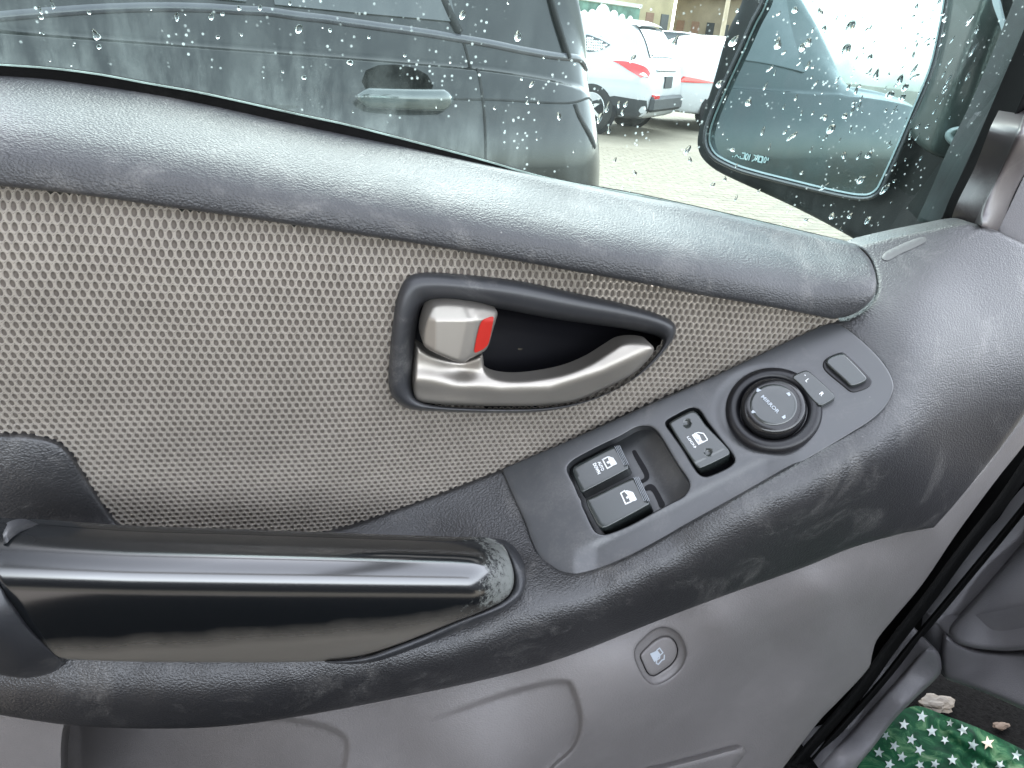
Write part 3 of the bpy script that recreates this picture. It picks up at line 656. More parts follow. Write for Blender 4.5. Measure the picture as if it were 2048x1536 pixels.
# --- pull handle
hO = [(-60, 1040), (0, 1046), (70, 1048), (258, 1061), (450, 1067), (634, 1073), (780, 1078), (913, 1082), (975, 1084), (1003, 1094), (1018, 1114), (1028, 1151), (1024, 1180), (1008, 1200), (965, 1222), (913, 1242), (752, 1306), (700, 1318), (650, 1323), (430, 1325), (161, 1320), (113, 1311), (54, 1253), (16, 1199), (0, 1172), (-20, 1120), (-60, 1080)]
hOut = cr(hO, True, 6, sharp=(0, 26))
def Yhandle(x, y):
    x = np.asarray(x, float); y = np.asarray(y, float)
    top = np.interp(x, [-60, 0, 258, 634, 913, 1028], [1040, 1045, 1060, 1072, 1082, 1090]); bot = np.interp(x, [-60, 0, 100, 160, 650, 1028], [1330, 1330, 1330, 1330, 1330, 1326])
    t = np.clip((y-top)/(bot-top), -0.05, 1.05)
    # cross-section: rolls over at the top, fullest a third of the way down, tucks back under
    sec = np.interp(t, [-.05, 0, .03, .08, .16, .26, .38, .5, .62, .75, .88, 1, 1.05], [0, 0, .30, .55, .80, .97, 1.06, 1.08, 1.05, .98, .90, .80, .78])
    k = np.linspace(-.05, 1.05, 45)
    return -0.030-0.052*(SEC(t))-0.004*np.sin(np.clip(x/1030, 0, 1)*math.pi)+0.012*np.clip((x-940)/90, 0, 1)**2
_k = np.array([-.05, 0, .05, .12, .2, .3, .42, .55, .68, .82, 1.0, 1.05]); _s = np.array([.30, .42, .60, .78, .90, .99, 1.05, 1.06, 1.02, .94, .78, .73])
def SEC(t):
    # natural cubic spline through the section points
    n = len(_k); h = np.diff(_k); A = np.eye(n); r = np.zeros(n)
    for i in range(1, n-1):
        A[i, i-1] = h[i-1]; A[i, i] = 2*(h[i-1]+h[i]); A[i, i+1] = h[i]; r[i] = 6*((_s[i+1]-_s[i])/h[i]-(_s[i]-_s[i-1])/h[i-1])
    m = np.linalg.solve(A, r); t = np.asarray(t, float); i = np.clip(np.searchsorted(_k, t)-1, 0, n-2)
    a = (_k[i+1]-t)/h[i]; b = 1-a
    return a*_s[i]+b*_s[i+1]+((a**3-a)*m[i]+(b**3-b)*m[i+1])*h[i]**2/6
TOP_Z = float(PY(400, 1096, -0.075)[2]); WEAR_X = float(PY(905, 1130, -0.08)[0]); WEAR_REFLECT_Z = float(PY(400, 1238, -0.085)[2])
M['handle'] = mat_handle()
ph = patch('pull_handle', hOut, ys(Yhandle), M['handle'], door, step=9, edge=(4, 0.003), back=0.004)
# soft collar round the front end of the handle
co_o = cr([(960, 1074), (1000, 1078), (1020, 1086), (1040, 1108), (1052, 1140), (1050, 1175), (1038, 1198), (1012, 1220), (913, 1265), (779, 1316), (730, 1327), (682, 1328), (650, 1325)], False, 6)
co_i = cr([(960, 1082), (985, 1085), (1003, 1093), (1018, 1113), (1028, 1151), (1024, 1180), (1008, 1200), (965, 1222), (913, 1242), (752, 1306), (710, 1317), (680, 1321), (650, 1323)], False, 6)
def rs_open(p, n):
    s = np.r_[0, np.cumsum(np.linalg.norm(np.diff(p, axis=0), axis=1))]; u = np.linspace(0, s[-1], n)
    return np.stack([np.interp(u, s, p[:, 0]), np.interp(u, s, p[:, 1])], 1)
n_ = 90; A_ = rs_open(co_o, n_); B_ = rs_open(co_i, n_); rows = []
for t, dy in ((-0.1, .006), (0, .001), (.12, -.003), (.35, -.0045), (.6, -.0042), (.85, -.002), (1.0, .003), (1.05, .012)):
    q = A_*(1-t)+B_*t; ya = Yarm(A_[:, 0], A_[:, 1]); yh = Yhandle(B_[:, 0], B_[:, 1])+0.004; rows.append(PY(q[:, 0], q[:, 1], ya*(1-t)+np.minimum(yh, ya-0.002)*t+dy))
Vc = np.concatenate(rows); Fc_ = [(i*n_+k, i*n_+k+1, (i+1)*n_+k+1, (i+1)*n_+k) for i in range(len(rows)-1) for k in range(n_-1)]
obj('handle_collar', Vc, Fc_, M['bezel'], door)
# cupped housing at the rear end of the handle
cup = cr([(-60, 1150), (0, 1172), (16, 1199), (54, 1253), (113, 1311), (124, 1324), (118, 1338), (98, 1350), (72, 1357), (50, 1357), (0, 1350), (-60, 1342)], True, 6, sharp=(0, 11))
patch('handle_end_housing', cup, ys(tps([(-60, 1150, -.085), (0, 1172, -.086), (54, 1253, -.086), (113, 1311, -.074), (124, 1328, -.066), (60, 1356, -.062), (-60, 1342, -.064), (0, 1260, -.092), (40, 1320, -.078), (-60, 1250, -.095)], 1e-4)), M['bezel'], door, step=8, edge=(7, 0.003), back=0.03)
_ye = lambda y0: y0+(-.050-y0)*np.clip((np.arange(30)-14)/15, 0, 1)
lp = cr([(-24, 1160), (0, 1118), (22, 1090), (48, 1068), (84, 1052)], False, 4); lq = cr([(-40, 1110), (-10, 1068), (16, 1044), (48, 1038), (84, 1051)], False, 4)
lp = rs_open(lp, 30); lq = rs_open(lq, 30)
rows = [PY(lq[:, 0], lq[:, 1], _ye(-.05)), PY((lq*.7+lp*.3)[:, 0], (lq*.7+lp*.3)[:, 1], _ye(-.066)), PY((lq*.3+lp*.7)[:, 0], (lq*.3+lp*.7)[:, 1], _ye(-.074)), PY(lp[:, 0], lp[:, 1], _ye(-.068))]
Vc = np.concatenate(rows); Fc_ = [(i*30+k, i*30+k+1, (i+1)*30+k+1, (i+1)*30+k) for i in range(3) for k in range(29)]
obj('handle_end_lip', Vc, Fc_, M['bezel'], door)

# --- inner door handle: bezel, bowl, lever, lock knob
bo = [(813, 555), (842, 545), (909, 547), (1036, 561), (1163, 588), (1258, 610), (1331, 634), (1351, 650), (1350, 672), (1330, 701), (1290, 742), (1242, 774), (1194, 797), (1131, 816), (1067, 825), (972, 826), (877, 823), (818, 818), (790, 801), (777, 774), (779, 710), (785, 647), (795, 590)]
bi = [(852, 606), (893, 603), (950, 610), (1004, 618), (1099, 636), (1180, 648), (1240, 656), (1290, 665), (1318, 674), (1326, 687), (1313, 708), (1274, 750), (1245, 772), (1200, 792), (1147, 808), (1067, 817), (940, 816), (861, 809), (833, 797), (824, 774), (827, 710), (834, 647), (841, 616)]
Bo = resample(cr(bo, True, 5), 160); Bi = resample(cr(bi, True, 5), 400)
# match each outer point with the inner point in the same direction
ctr_ = np.array([1000, 700.0]); 
def match(A, B):
    out = []; j0 = int(np.argmin(np.linalg.norm(B-A[0], axis=1))); sgn = 1
    if area2(A)*area2(B) < 0: B = B[::-1]
    B = np.roll(B, -int(np.argmin(np.linalg.norm(B-A[0], axis=1))), 0); n = len(B); j = 0
    for a in A:
        best = min(range(j, min(j+14, n+1)), key=lambda k: np.linalg.norm(B[k % n]-a)); out.append(B[best % n]); j = best
    return np.array(out)
Bm = match(Bo, Bi)
for _ in range(3): Bm = (np.roll(Bm, 1, 0)+2*Bm+np.roll(Bm, -1, 0))/4
def ynetpx(x, y):
    x = np.asarray(x, float); y = np.asarray(y, float); Y = np.full(x.shape, -0.01)
    for _ in range(4):
        q = PY(x, y, Y); Y = Ynet(q[..., 0], q[..., 2])
    return Y
YB = float(np.median(ynetpx(Bo[:, 0], Bo[:, 1])))
def yb(x, y): return YB-0.0025+(np.asarray(x, float)*0-0)
rows = []
for t, dy in ((0, .002), (.02, -.003), (.12, -.0065), (.32, -.0095), (.55, -.0098), (.78, -.0075), (.93, -.003), (1.0, .001), (1.0, .006), (1.0, .022)):
    q = Bo*(1-t)+Bm*t; base = ynetpx(Bo[:, 0], Bo[:, 1])*(1-t)+(YB)*t; rows.append(PY(q[:, 0], q[:, 1], base+dy))
v, f = ringloft(rows); bez = obj('handle_bezel', v, f, M['bezel'], door)
q = rows[-1]; ctr3 = q.mean(0); lay = [q]+[ctr3+(q-ctr3)*s+np.array([0, d, 0]) for s, d in ((.92, .006), (.7, .009), (.35, .010), (.02, .010))]
v, f = ringloft(lay); obj('handle_bowl', v, f, M['pit'], bez)
Llev = [(833, 691), (846, 699), (861, 708), (893, 719), (925, 722), (950, 715), (964, 708), (967, 722), (970, 739), (985, 752), (1020, 759), (1067, 757), (1131, 745), (1179, 726), (1220, 701), (1244, 687), (1274, 683), (1299, 687), (1308, 698), (1297, 718), (1264, 749), (1210, 777), (1147, 803), (1083, 811), (1004, 812.5), (909, 810), (855, 806), (836, 801), (829, 792), (827, 780), (829, 726)]
lev = cr(Llev, True, 4, sharp=(0,))
def ylev(x, y):
    x = np.asarray(x, float); y = np.asarray(y, float)
    c = np.interp(x, [820, 900, 1000, 1100, 1200, 1310], [765, 770, 785, 782, 750, 700])       # spine of the lever
    b = -0.004*np.exp(-((y-c+6)/22)**2)
    dip = 0.006*np.exp(-(((x-915)/38)**2+((y-738)/30)**2))                                       # hollow under the lock knob
    return YB-0.006+b+dip-0.006*np.clip((x-1100)/200, 0, 1)
patch('door_lever', lev, ys(ylev), M['metal'], bez, step=6, edge=(9, 0.0042), back=0.010)
kn = cr([(858, 625), (867, 611), (899, 607), (953, 613), (992, 620), (995, 628), (992, 640), (985, 663), (977, 691), (969, 702), (941, 717), (928, 725), (915, 724), (893, 716), (861, 701), (847, 689), (847, 660)], True, 4)
def yknob(x, y):
    x = np.asarray(x, float); y = np.asarray(y, float)
    # front face up to the ridge, then the side that carries the red mark falls away
    ridge = np.interp(y, [600, 640, 660, 700, 730], [930, 944, 940, 932, 924])
    s = x-ridge
    side = 0.011*np.clip(s/50, 0, 1.2)
    top = 0.007*np.clip((640-y)/26, 0, 1.3)
    left = 0.004*np.clip((872-x)/22, 0, 1.2)
    sm = 0.0012*np.exp(-(s/7.0)**2)
    return YB-0.024+np.maximum(np.maximum(side, top), left)*0.55+(side+top+left)*0.45+sm
knob = patch('lock_knob', kn, ys(yknob), M['metal'], bez, step=4, edge=(6, 0.003), back=0.016)
red = cr([(963, 642), (972, 636), (986, 633), (985, 648), (979, 678), (974, 691), (962, 700), (949, 704), (951, 684), (957, 658)], True, 3)
V_, F_ = patch('r', red, ys(yknob), None, None, step=5, back=0, ret=True); V_ = V_+np.array([0, -0.0004, 0])
obj('red_mark', V_, F_, M['red'], bez)

# --- switch plate
well = [(1134, 936), (1141, 925), (1157, 914), (1203, 890), (1239, 873), (1267, 857), (1278, 853), (1288, 852), (1300, 853), (1314, 863), (1330, 887), (1354, 927), (1374, 956), (1379, 969), (1376, 981), (1365, 994), (1340, 1007), (1303, 1027), (1258, 1051), (1221, 1066), (1207, 1069), (1192, 1064), (1182, 1049), (1173, 1029), (1164, 1010), (1163, 1001), (1157, 991), (1148, 969), (1138, 950)]
wellOut = resample(cr(well, True, 4), 200)
lockH = resample(cr([(1331, 848), (1334, 841), (1349, 832), (1376, 818), (1389, 816), (1400, 822), (1414, 843), (1440, 877), (1467, 912), (1469, 923), (1458, 934), (1431, 947), (1413, 953), (1400, 950), (1389, 936), (1367, 899), (1345, 868)], True, 4), 110)
def platebump(x, y):
    x = np.asarray(x, float); y = np.asarray(y, float)
    # shallow step parallel to the lower edge, and a dished ring round the mirror dial
    y0 = np.interp(x, [1120, 1160, 1300, 1420, 1560, 1640], [1128, 1104, 1034, 974, 903, 860])
    s = np.clip((y-y0+18)/34, 0, 1); s = s*s*(3-2*s)*np.clip((x-1150)/40, 0, 1)*np.clip((1600-x)/70, 0, 1)
    r = np.sqrt(((x-1546)/120)**2+((y-822)/92)**2); g = np.clip((1.0-r)/0.16, 0, 1); g = g*g*(3-2*g)
    g = g*np.clip((1600-x+(y-822)*.4)/60, 0, 1)
    return -0.0024*s-0.0018*g
splate = patch('switch_plate', plateOut, lambda x, y, h: _pl(x, y, h+0.0004), M['plate'], door, holes=[wellOut, lockH], step=8, edge=(4, 0.0008), back=0.007, backdir=tuple(-SN), extra_h=platebump)

sm_ = cr([(1764, 517), (1768, 508), (1790, 495), (1830, 478), (1850, 474), (1852, 482), (1836, 492), (1800, 508), (1775, 521)], True, 5)
patch('pale_streak', sm_, ys(Yarm, -0.0004), plastic('pale_streak_plastic', (0.085, 0.085, 0.083), 0.4), door, step=8, back=0.0003)  # thin pale streak laid over the armrest corner
def P3(q, h): q = np.asarray(q, float); return _pl(q[:, 0], q[:, 1], np.full(len(q), float(h)))
# walls and floor of the window switch well
wcen = wellOut.mean(0)
v, f = ringloft([P3(wellOut, .0002), P3(wellOut, -.0015), P3(wellOut, -.020)])
sw = obj('switch_well', v, f, M['plate'], splate)
def wellh(x, y):
    # scooped finger space towards the front
    x = np.asarray(x, float); y = np.asarray(y, float); s = ((x-1262)*0.866-(y-950)*(-0.5)*1.0)
    u = (x-1262)*0.87+(y-905)*(-0.49); t = np.clip((u)/95, 0, 1)
    return -0.0165+0.0125*t**2.2
fl = resample(wellOut, 120)
V1, F1 = patch('f', fl, _pl, None, None, step=7, back=0, ret=True, extra_h=wellh)
obj('well_floor', V1, F1, M['plate'], splate)
def prism(top, h1, h0, mat, name, parent, edge=(3, .001), bump=None, step=6):
    return patch(name, top, _pl if h1 == 0 else (lambda x, y, h: _pl(x, y, h+h1)), mat, parent, step=step, edge=edge, back=h1-h0, backdir=tuple(-SN), extra_h=bump)
# dark slots in front of the two rockers
for nm, pts in (('slot', [(1264, 903), (1270, 900), (1276, 908), (1297, 944), (1298, 956), (1292, 962), (1281, 967), (1280, 961), (1288, 956), (1288, 950), (1275, 926)]), ('slot', [(1289, 974), (1299, 968), (1307, 970), (1314, 978), (1325, 998), (1330, 1010), (1320, 1015), (1314, 1002), (1306, 986), (1300, 980), (1291, 981)])):
    pp = np.array(pts, float); V2, F2 = patch('s', cr(pts, True, 3), lambda x, y, h: _pl(x, y, wellh(x, y)+0.0006), None, None, step=6, back=0, ret=True); obj('well_slot', V2, F2, M['pit'], splate)
# rocker 1 (rear, AUTO DOWN)
r1 = cr([(1147, 934), (1160, 926), (1225, 893), (1231, 894), (1259, 934), (1256, 939), (1170, 984), (1163, 986), (1158, 978), (1145, 944)], True, 4)
def tilt1(x, y):
    x = np.asarray(x, float); u = (x-1160)*0.87+(y-930)*(-0.49); return -0.0028*np.clip((80-u)/80, 0, 1)*0+0.0*u
rk1 = prism(r1, -0.0035, -0.017, M['gloss'], 'window_switch', splate, edge=(5, .0014))
rk1['label'] = 'rear glossy rocker printed AUTO DOWN, in shade of the well'
r2 = cr([(1172, 1001), (1185, 994), (1262, 957), (1270, 958), (1290, 996), (1300, 1006), (1296, 1011), (1214, 1055), (1205, 1057), (1197, 1053), (1190, 1043)], True, 4)
rk2 = prism(r2, 0.0028, -0.016, M['gloss'], 'window_switch', splate, edge=(5, .0012))
rk2['label'] = 'front glossy rocker with a white door symbol'
# ribbed finger grips on the rockers
def grip(a0, a1, b0, b1, h, parent):
    a0, a1, b0, b1 = map(lambda p: np.array(p, float), (a0, a1, b0, b1)); parts = []
    for k in range(4):
        t = (k+0.5)/4; a = a0*(1-t)+a1*t; b = b0*(1-t)+b1*t; d = (a1-a0)/4*0.36
        prof = [(-1, 0), (-.5, .0020), (.5, .0020), (1, 0)]
        V = []
        for e in (a, b):
            for s, hh in prof:
                V.append(P3([e+d*s], h+hh)[0])
        parts.append((V, [(0, 4, 5, 1), (1, 5, 6, 2), (2, 6, 7, 3), (0, 1, 2, 3), (4, 7, 6, 5)]))
    obj('finger_grip', *join(parts), M['grip'], parent, smooth=False)
M['grip'] = plastic('pale_grip_plastic', (0.22, 0.24, 0.26), 0.22, dust=0.1, spec=0.8)  # grip ribs coloured paler than the rockers
grip((1228, 893), (1240, 890), (1247, 931), (1258, 928), -.0034, splate)
grip((1266, 955), (1278, 953), (1287, 1002), (1301, 1003), .0030, splate)
# lock switch
lk = cr([(1338, 848), (1343, 842), (1379, 823), (1388, 822), (1396, 828), (1410, 848), (1458, 900), (1459, 908), (1453, 913), (1402, 937), (1396, 936), (1390, 930)], True, 4)
def dimples(x, y):
    x = np.asarray(x, float); y = np.asarray(y, float); r = 0
    for cx, cy_ in ((1374, 847), (1416, 905)):
        d = np.sqrt((x-cx)**2+(y-cy_)**2)/8.0; r = r-0.0016*np.sqrt(np.clip(1-d**2, 0, 1))
    return r+(-0.0010)*np.clip((y-(917-(x-1400)*.5))/9, 0, 1)
lks = prism(lk, 0.0035, -0.010, M['gloss'], 'lock_switch', splate, edge=(4, .001), bump=dimples, step=2.6)
v, f = ringloft([P3(lockH, .0002), P3(lockH, -.010), P3(lockH*0.02+lockH.mean(0)*0.98, -.0101)])
obj('lock_switch_hole', v, f, M['pit'], splate)

# mirror dial
DC = P3([(1546, 820)], 0)[0]
v, f = lathe([(.0265, -.003), (.0265, .0006), (.0262, .0016), (.0250, .0030), (.0228, .0040), (.0205, .0036), (.0190, .0022), (.0184, .0000), (.0182, -.002)], DC, SN, 72)
dial = obj('mirror_dial_ring', v, f, M['black'], splate)
M['dialrim'] = plastic('dial_black', (0.012, 0.012, 0.013), 0.22, spec=0.7)
v, f = lathe([(.0182, -.003), (.0181, .0035), (.0176, .0058), (.0166, .0072), (.0150, .0080), (.0128, .0083), (.0126, .0083)], DC, SN, 72)
kb = obj('mirror_dial_knob', v, f, M['dialrim'], splate)
v, f = lathe([(.0127, .0083), (.0122, .0088), (.0110, .0090), (.006, .0089), (.0001, .0088)], DC, SN, 64)
obj('mirror_dial_cap', v, f, M['gloss'], splate)
# L / R selector
lr = cr([(1585, 754), (1604, 743), (1613, 741), (1621, 745), (1668, 789), (1669, 796), (1645, 811), (1640, 812), (1625, 800), (1600, 770)], True, 4)
prism(lr, 0.0046, -0.003, M['plate2'] if 'plate2' in M else M['gloss'], 'mirror_selector', splate, edge=(3, .0008), step=4)
# blank switch
bk = cr([(1651, 723), (1657, 715), (1678, 707), (1687, 708), (1695, 714), (1732, 753), (1733, 759), (1726, 765), (1707, 772), (1699, 771), (1692, 764), (1653, 728)], True, 4)
bkp = prism(bk, 0.0045, -0.002, M['gloss'], 'mirror_fold_switch', splate, edge=(5, .0012), step=4)
bko = cr([(1645, 729), (1652, 717), (1680, 705), (1690, 707), (1741, 757), (1743, 767), (1735, 776), (1709, 785), (1699, 783), (1690, 776), (1650, 742)], True, 4)
prism(bko, 0.0012, -0.003, M['black'], 'switch_base', splate, edge=(4, .001), step=5)

# print on the switches
FONT = {}
def text_px(s, origin, ex, ey, surf, h, bold=0.0):
    """letters as thin flat print; origin and the axis vectors ex, ey (per text unit) in photo pixels"""
    cu = bpy.data.curves.new('t', 'FONT'); cu.body = s; cu.size = 1.0; cu.resolution_u = 3; cu.offset = bold
    o = bpy.data.objects.new('t', cu); link(o); bpy.context.view_layer.update()
    me = bpy.data.meshes.new_from_object(o.evaluated_get(bpy.context.evaluated_depsgraph_get()))
    V = np.array([v.co[:2] for v in me.vertices]); Fc = [tuple(p.vertices) for p in me.polygons]
    bpy.data.objects.remove(o); bpy.data.curves.remove(cu); bpy.data.meshes.remove(me)
    wd = V[:, 0].max(); q = np.array(origin)+V[:, :1]/wd*np.array(ex)+V[:, 1:2]*np.array(ey)
    return surf(q[:, 0], q[:, 1], np.full(len(q), h)), Fc
# MIRROR runs from (1523, 789) to (1560, 827)
def DM(x, y): return (1440+x/5.689, 680+y/5.689)
def ZS(x, y): return (1130+x/5.486, 810+y/5.486)
hc = 0.00925
a = DM(462, 645); b_ = DM(652, 838)
obj('dial_print', *join([text_px('MIRROR', a, (b_[0]-a[0], b_[1]-a[1]), (7.6, -6.2), _pl, hc, 0.02),
    poly_px([DM(412, 585), DM(425, 545), DM(473, 572), DM(430, 592)], _pl, hc), poly_px([DM(752, 605), DM(790, 592), DM(805, 625), DM(785, 640)], _pl, hc),
    poly_px([DM(355, 815), DM(375, 795), DM(408, 825), DM(365, 835)], _pl, hc), poly_px([DM(700, 875), DM(742, 850), DM(748, 885), DM(722, 898)], _pl, hc)]), M['greyprint'], splate, smooth=False)
hs = 0.0048
obj('selector_print', *join([text_px('L', DM(968, 462), (3.4, 3.4), (8.5, -7.0), _pl, hs, 0.03), text_px('R', DM(1125, 610), (5.6, 5.6), (8.5, -6.5), _pl, hs, 0.03),
    poly_px([DM(958, 400), DM(966, 392), DM(978, 400), DM(970, 410)], _pl, hs)]), M['white'], splate, smooth=False)
# window symbols
def B2(x, y): return (1180+x/17.07, 870+y/17.07)
h1 = -0.0032
parts = [stroke([B2(430, 840), B2(600, 750), B2(660, 750)], 2.6, _pl, h1), stroke([B2(430, 840), B2(590, 1140), B2(740, 1060)], 2.6, _pl, h1),
         poly_px([B2(600, 745), B2(650, 730), B2(800, 780), B2(925, 975), B2(900, 1005), B2(730, 1070), B2(680, 960), B2(620, 985), B2(560, 940), B2(590, 905), B2(640, 880)], _pl, h1+.00003),
         text_px('AUTO', B2(262, 935), ((B2(402, 1235)[0]-B2(262, 935)[0]), (B2(402, 1235)[1]-B2(262, 935)[1])), (7.6, -3.6), _pl, h1, 0.05),
         text_px('DOWN', B2(95, 985), ((B2(275, 1350)[0]-B2(95, 985)[0]), (B2(275, 1350)[1]-B2(95, 985)[1])), (8.0, -3.9), _pl, h1, 0.06)]
obj('auto_down_print', *join(parts), M['white'], splate, smooth=False)
h2 = 0.0030
parts = [stroke([ZS(655, 940), ZS(612, 968), ZS(665, 1085), ZS(725, 1060)], 2.6, _pl, h2),
         poly_px([ZS(645, 945), ZS(680, 935), ZS(745, 955), ZS(788, 1035), ZS(780, 1045), ZS(718, 1065), ZS(700, 1020), ZS(680, 1030), ZS(668, 1015), ZS(690, 990)], _pl, h2+.00003)]
obj('window_print', *join(parts), M['white'], splate, smooth=False)
h3 = 0.0037
parts = [poly_px([ZS(1390, 330), ZS(1425, 308), ZS(1475, 330), ZS(1500, 390), ZS(1545, 400), ZS(1465, 437)], _pl, h3),
         stroke([ZS(1425, 312), ZS(1465, 302), ZS(1520, 312), ZS(1562, 375), ZS(1560, 385), ZS(1500, 412)], 2.0, _pl, h3+.00003),
         text_px('LOCK', ZS(1335, 350), (ZS(1410, 458)[0]-ZS(1335, 350)[0], ZS(1410, 458)[1]-ZS(1335, 350)[1]), (5.6, -3.0), _pl, h3, 0.03),
         poly_px([ZS(1405, 462), ZS(1440, 446), ZS(1436, 470)], _pl, h3)]
obj('lock_print', *join(parts), M['white'], splate, smooth=False)
obj('key_print', *join([stroke([ZS(1430, 355), ZS(1442, 380), ZS(1452, 372)], .8, _pl, h3+.00008), stroke([ZS(1452, 385), ZS(1465, 380), ZS(1472, 392), ZS(1462, 400)], .8, _pl, h3+.00008, True)]), M['black'], splate, smooth=False)

# --- side window
GN = np.array([0, 1, 0.18]); GN /= np.linalg.norm(GN); G0 = np.array([0, .063, 1.20])
def gpl(x, y, off=0.0): return PPL(x, y, G0+GN*off, GN)
e1g = np.array([1.0, 0, 0]); e2g = np.cross(e1g, GN); e2g = e2g*np.sign(e2g[2])
q0 = gpl(np.array([-80., 1905., 2110., 2200., -80.]), np.array([165., 545., 60., -900., -900.]))
V = np.concatenate([q0, q0+GN*.004]); k = len(q0)
Fg = [tuple(range(k)), tuple(range(2*k-1, k-1, -1))]+[(i, (i+1) % k, (i+1) % k+k, i+k)[::-1] for i in range(k)]
glass = obj('window_glass', V, Fg, M['glass'], door, smooth=False)
def dome(seg=12, rings=4, asym=0.25, teardrop=0.0):
    V = [(0, 0, 0)]; Fc = []
    for r in range(1, rings+1):
        a = r/rings*math.pi/2
        for s in range(seg):
            t = 2*math.pi*s/seg; rad = math.sin(a)*(1+0.10*math.sin(2*t+asym*5)+0.07*math.sin(3*t+asym*11)*asym*4)
            y = math.sin(t)*rad
            x = math.cos(t)*rad*(1-teardrop*0.45*(y > 0)*y)
            V.append((x, y, math.cos(a)-1))
    V = np.array(V); V[:, 2] = (V[:, 2]+1)*0.42; V[0, 2] = 0.42
    for s in range(seg): Fc.append((0, 1+s, 1+(s+1) % seg))
    for r in range(rings-1):
        for s in range(seg): Fc.append((1+r*seg+s, 1+(r+1)*seg+s, 1+(r+1)*seg+(s+1) % seg, 1+r*seg+(s+1) % seg))
    Fc.append(tuple(1+(rings-1)*seg+s for s in range(seg))[::-1])
    return V, Fc
dm = []
for i, (a, t) in enumerate([(0.1, 0), (0.3, .3), (0.5, .8), (0.8, .5), (.2, 1.0)]):
    V, Fc = dome(asym=a, teardrop=t); me = bpy.data.meshes.new('water_drop'); me.from_pydata(V.tolist(), [], Fc); me.materials.append(M['water'])
    me.polygons.foreach_set('use_smooth', [True]*len(me.polygons)); me.update(); dm.append(me)
def add_drop(x, y, rpx, el, ang, mesh=None):
    p = gpl(np.float64(x), np.float64(y), .0041); z = (p-CAM) @ FW; r = rpx*z/F
    a = math.radians(ang); u = e1g*math.cos(a)+e2g*math.sin(a); v_ = -e1g*math.sin(a)+e2g*math.cos(a)
    o = bpy.data.objects.new('water_drop', mesh or random.choice(dm)); link(o); o.parent = glass
    q = p-ORG[glass.name]
    mtx = Matrix(((u[0]*r, v_[0]*r*el, GN[0]*r, q[0]), (u[1]*r, v_[1]*r*el, GN[1]*r, q[1]), (u[2]*r, v_[2]*r*el, GN[2]*r, q[2]), (0, 0, 0, 1)))
    o.matrix_local = mtx
big = [(1700, 55, 13, 1.5, -8), (1605, 95, 10, 1.2, 0), (1648, 58, 8, 1.3, 0), (1616, 85, 9, 1.3, 10), (1692, 100, 13, 1.3, 0), (1556, 88, 11, 1.3, 5), (1740, 115, 8, 1.3, 0), (1752, 150, 9, 1.5, -10), (1800, 160, 9, 1.6, -12), (1590, 20, 9, 1, 0), (1640, 25, 9, 1.2, 20),
       (1662, 258, 11, 1.3, -10), (1690, 232, 8, 1.1, 0), (1650, 234, 8, 1.1, 0), (1738, 310, 9, 1.3, -20), (1688, 310, 7, 1.5, 0), (1780, 190, 11, 1.2, -40), (1805, 195, 9, 1.3, -30), (1810, 175, 10, 1.1, 0), (1497, 205, 9, 1.2, 0), (1468, 82, 10, 1.9, -30), (1439, 168, 8, 1.5, -20),
       (1770, 378, 9, 1.8, -25), (1700, 432, 7, 1.2, -30), (1736, 440, 8, 1.5, -20), (1465, 300, 8, .7, 0), (1722, 360, 9, 1.6, -50), (598, 58, 9, 1.4, -4), (354, 33, 6, 1.9, -8), (192, 70, 10, 1.3, 20), (198, 94, 6, 1, 0), (436, 74, 6, .8, 0), (608, 155, 6, 1, 0), (478, 16, 6, 1, 0), (925, 30, 8, 1.5, 10), (1036, 72, 10, 1.5, 0), (700, 125, 9, .8, 30),
       (1064, 168, 5, 2, -30), (1118, 232, 6, 2, 30), (1055, 205, 5, 1, 0), (1200, 235, 7, 2.2, -20), (1215, 215, 6, 2.3, -10), (1238, 208, 5, 2.0, 0), (1252, 208, 5, 2.0, -20), (1245, 225, 5, 1.6, 0), (1218, 260, 5, 2, 10), (1350, 84, 9, 1.7, -25), (1266, 117, 6, 2.0, -30), (1375, 300, 7, 2, -20), (1380, 320, 5, 2, 20), (1230, 320, 4, 2, -15), (1270, 346, 5, 1.4, 30), (1425, 370, 6, 1.5, -20), (1664, 432, 8, 1.4, 0), (1612, 440, 6, 1.2, -40), (1450, 358, 5, 1.5, 0),
       (105, 10, 5, 2, 0), (80, 20, 5, 2, 10), (82, 34, 6, 1.2, 0), (423, 33, 6, 1.8, -20), (445, 28, 5, 1, 0), (520, 15, 5, 1.5, 0), (660, 60, 5, 1, 0), (178, 25, 5, 1, 0)]
for b_ in big: add_drop(b_[0], b_[1], b_[2]*.72, b_[3]*1.1, b_[4]+random.gauss(0, 8))
n_small = 0
while n_small < 215:
    if random.random() < 0.80:
        x = random.gauss(1700, 115); y = random.gauss(170, 120)
        if random.random() < .35: x = random.uniform(1820, 2010); y = random.uniform(0, 300)
        r = random.choice([1.4, 1.8, 2.2, 2.8, 3.6]); el = random.choice([1, 1.5, 2.4, 3.2, 4.0]); an = random.gauss(-18, 14)
    else:
        x = random.uniform(0, 1400); y = random.uniform(0, 340); r = random.choice([1.8, 2.2, 2.8, 3.2]); el = random.choice([1, 1.2, 1.8]); an = random.gauss(0, 25)
    if y < -10 or y > lerp_curve(padTop, min(x, 1700))-25 or x > 1990-0.28*y or x < 0: continue
    if x > 1390 and y > 470-0: continue
    add_drop(x, y, r*.9, el, an); n_small += 1

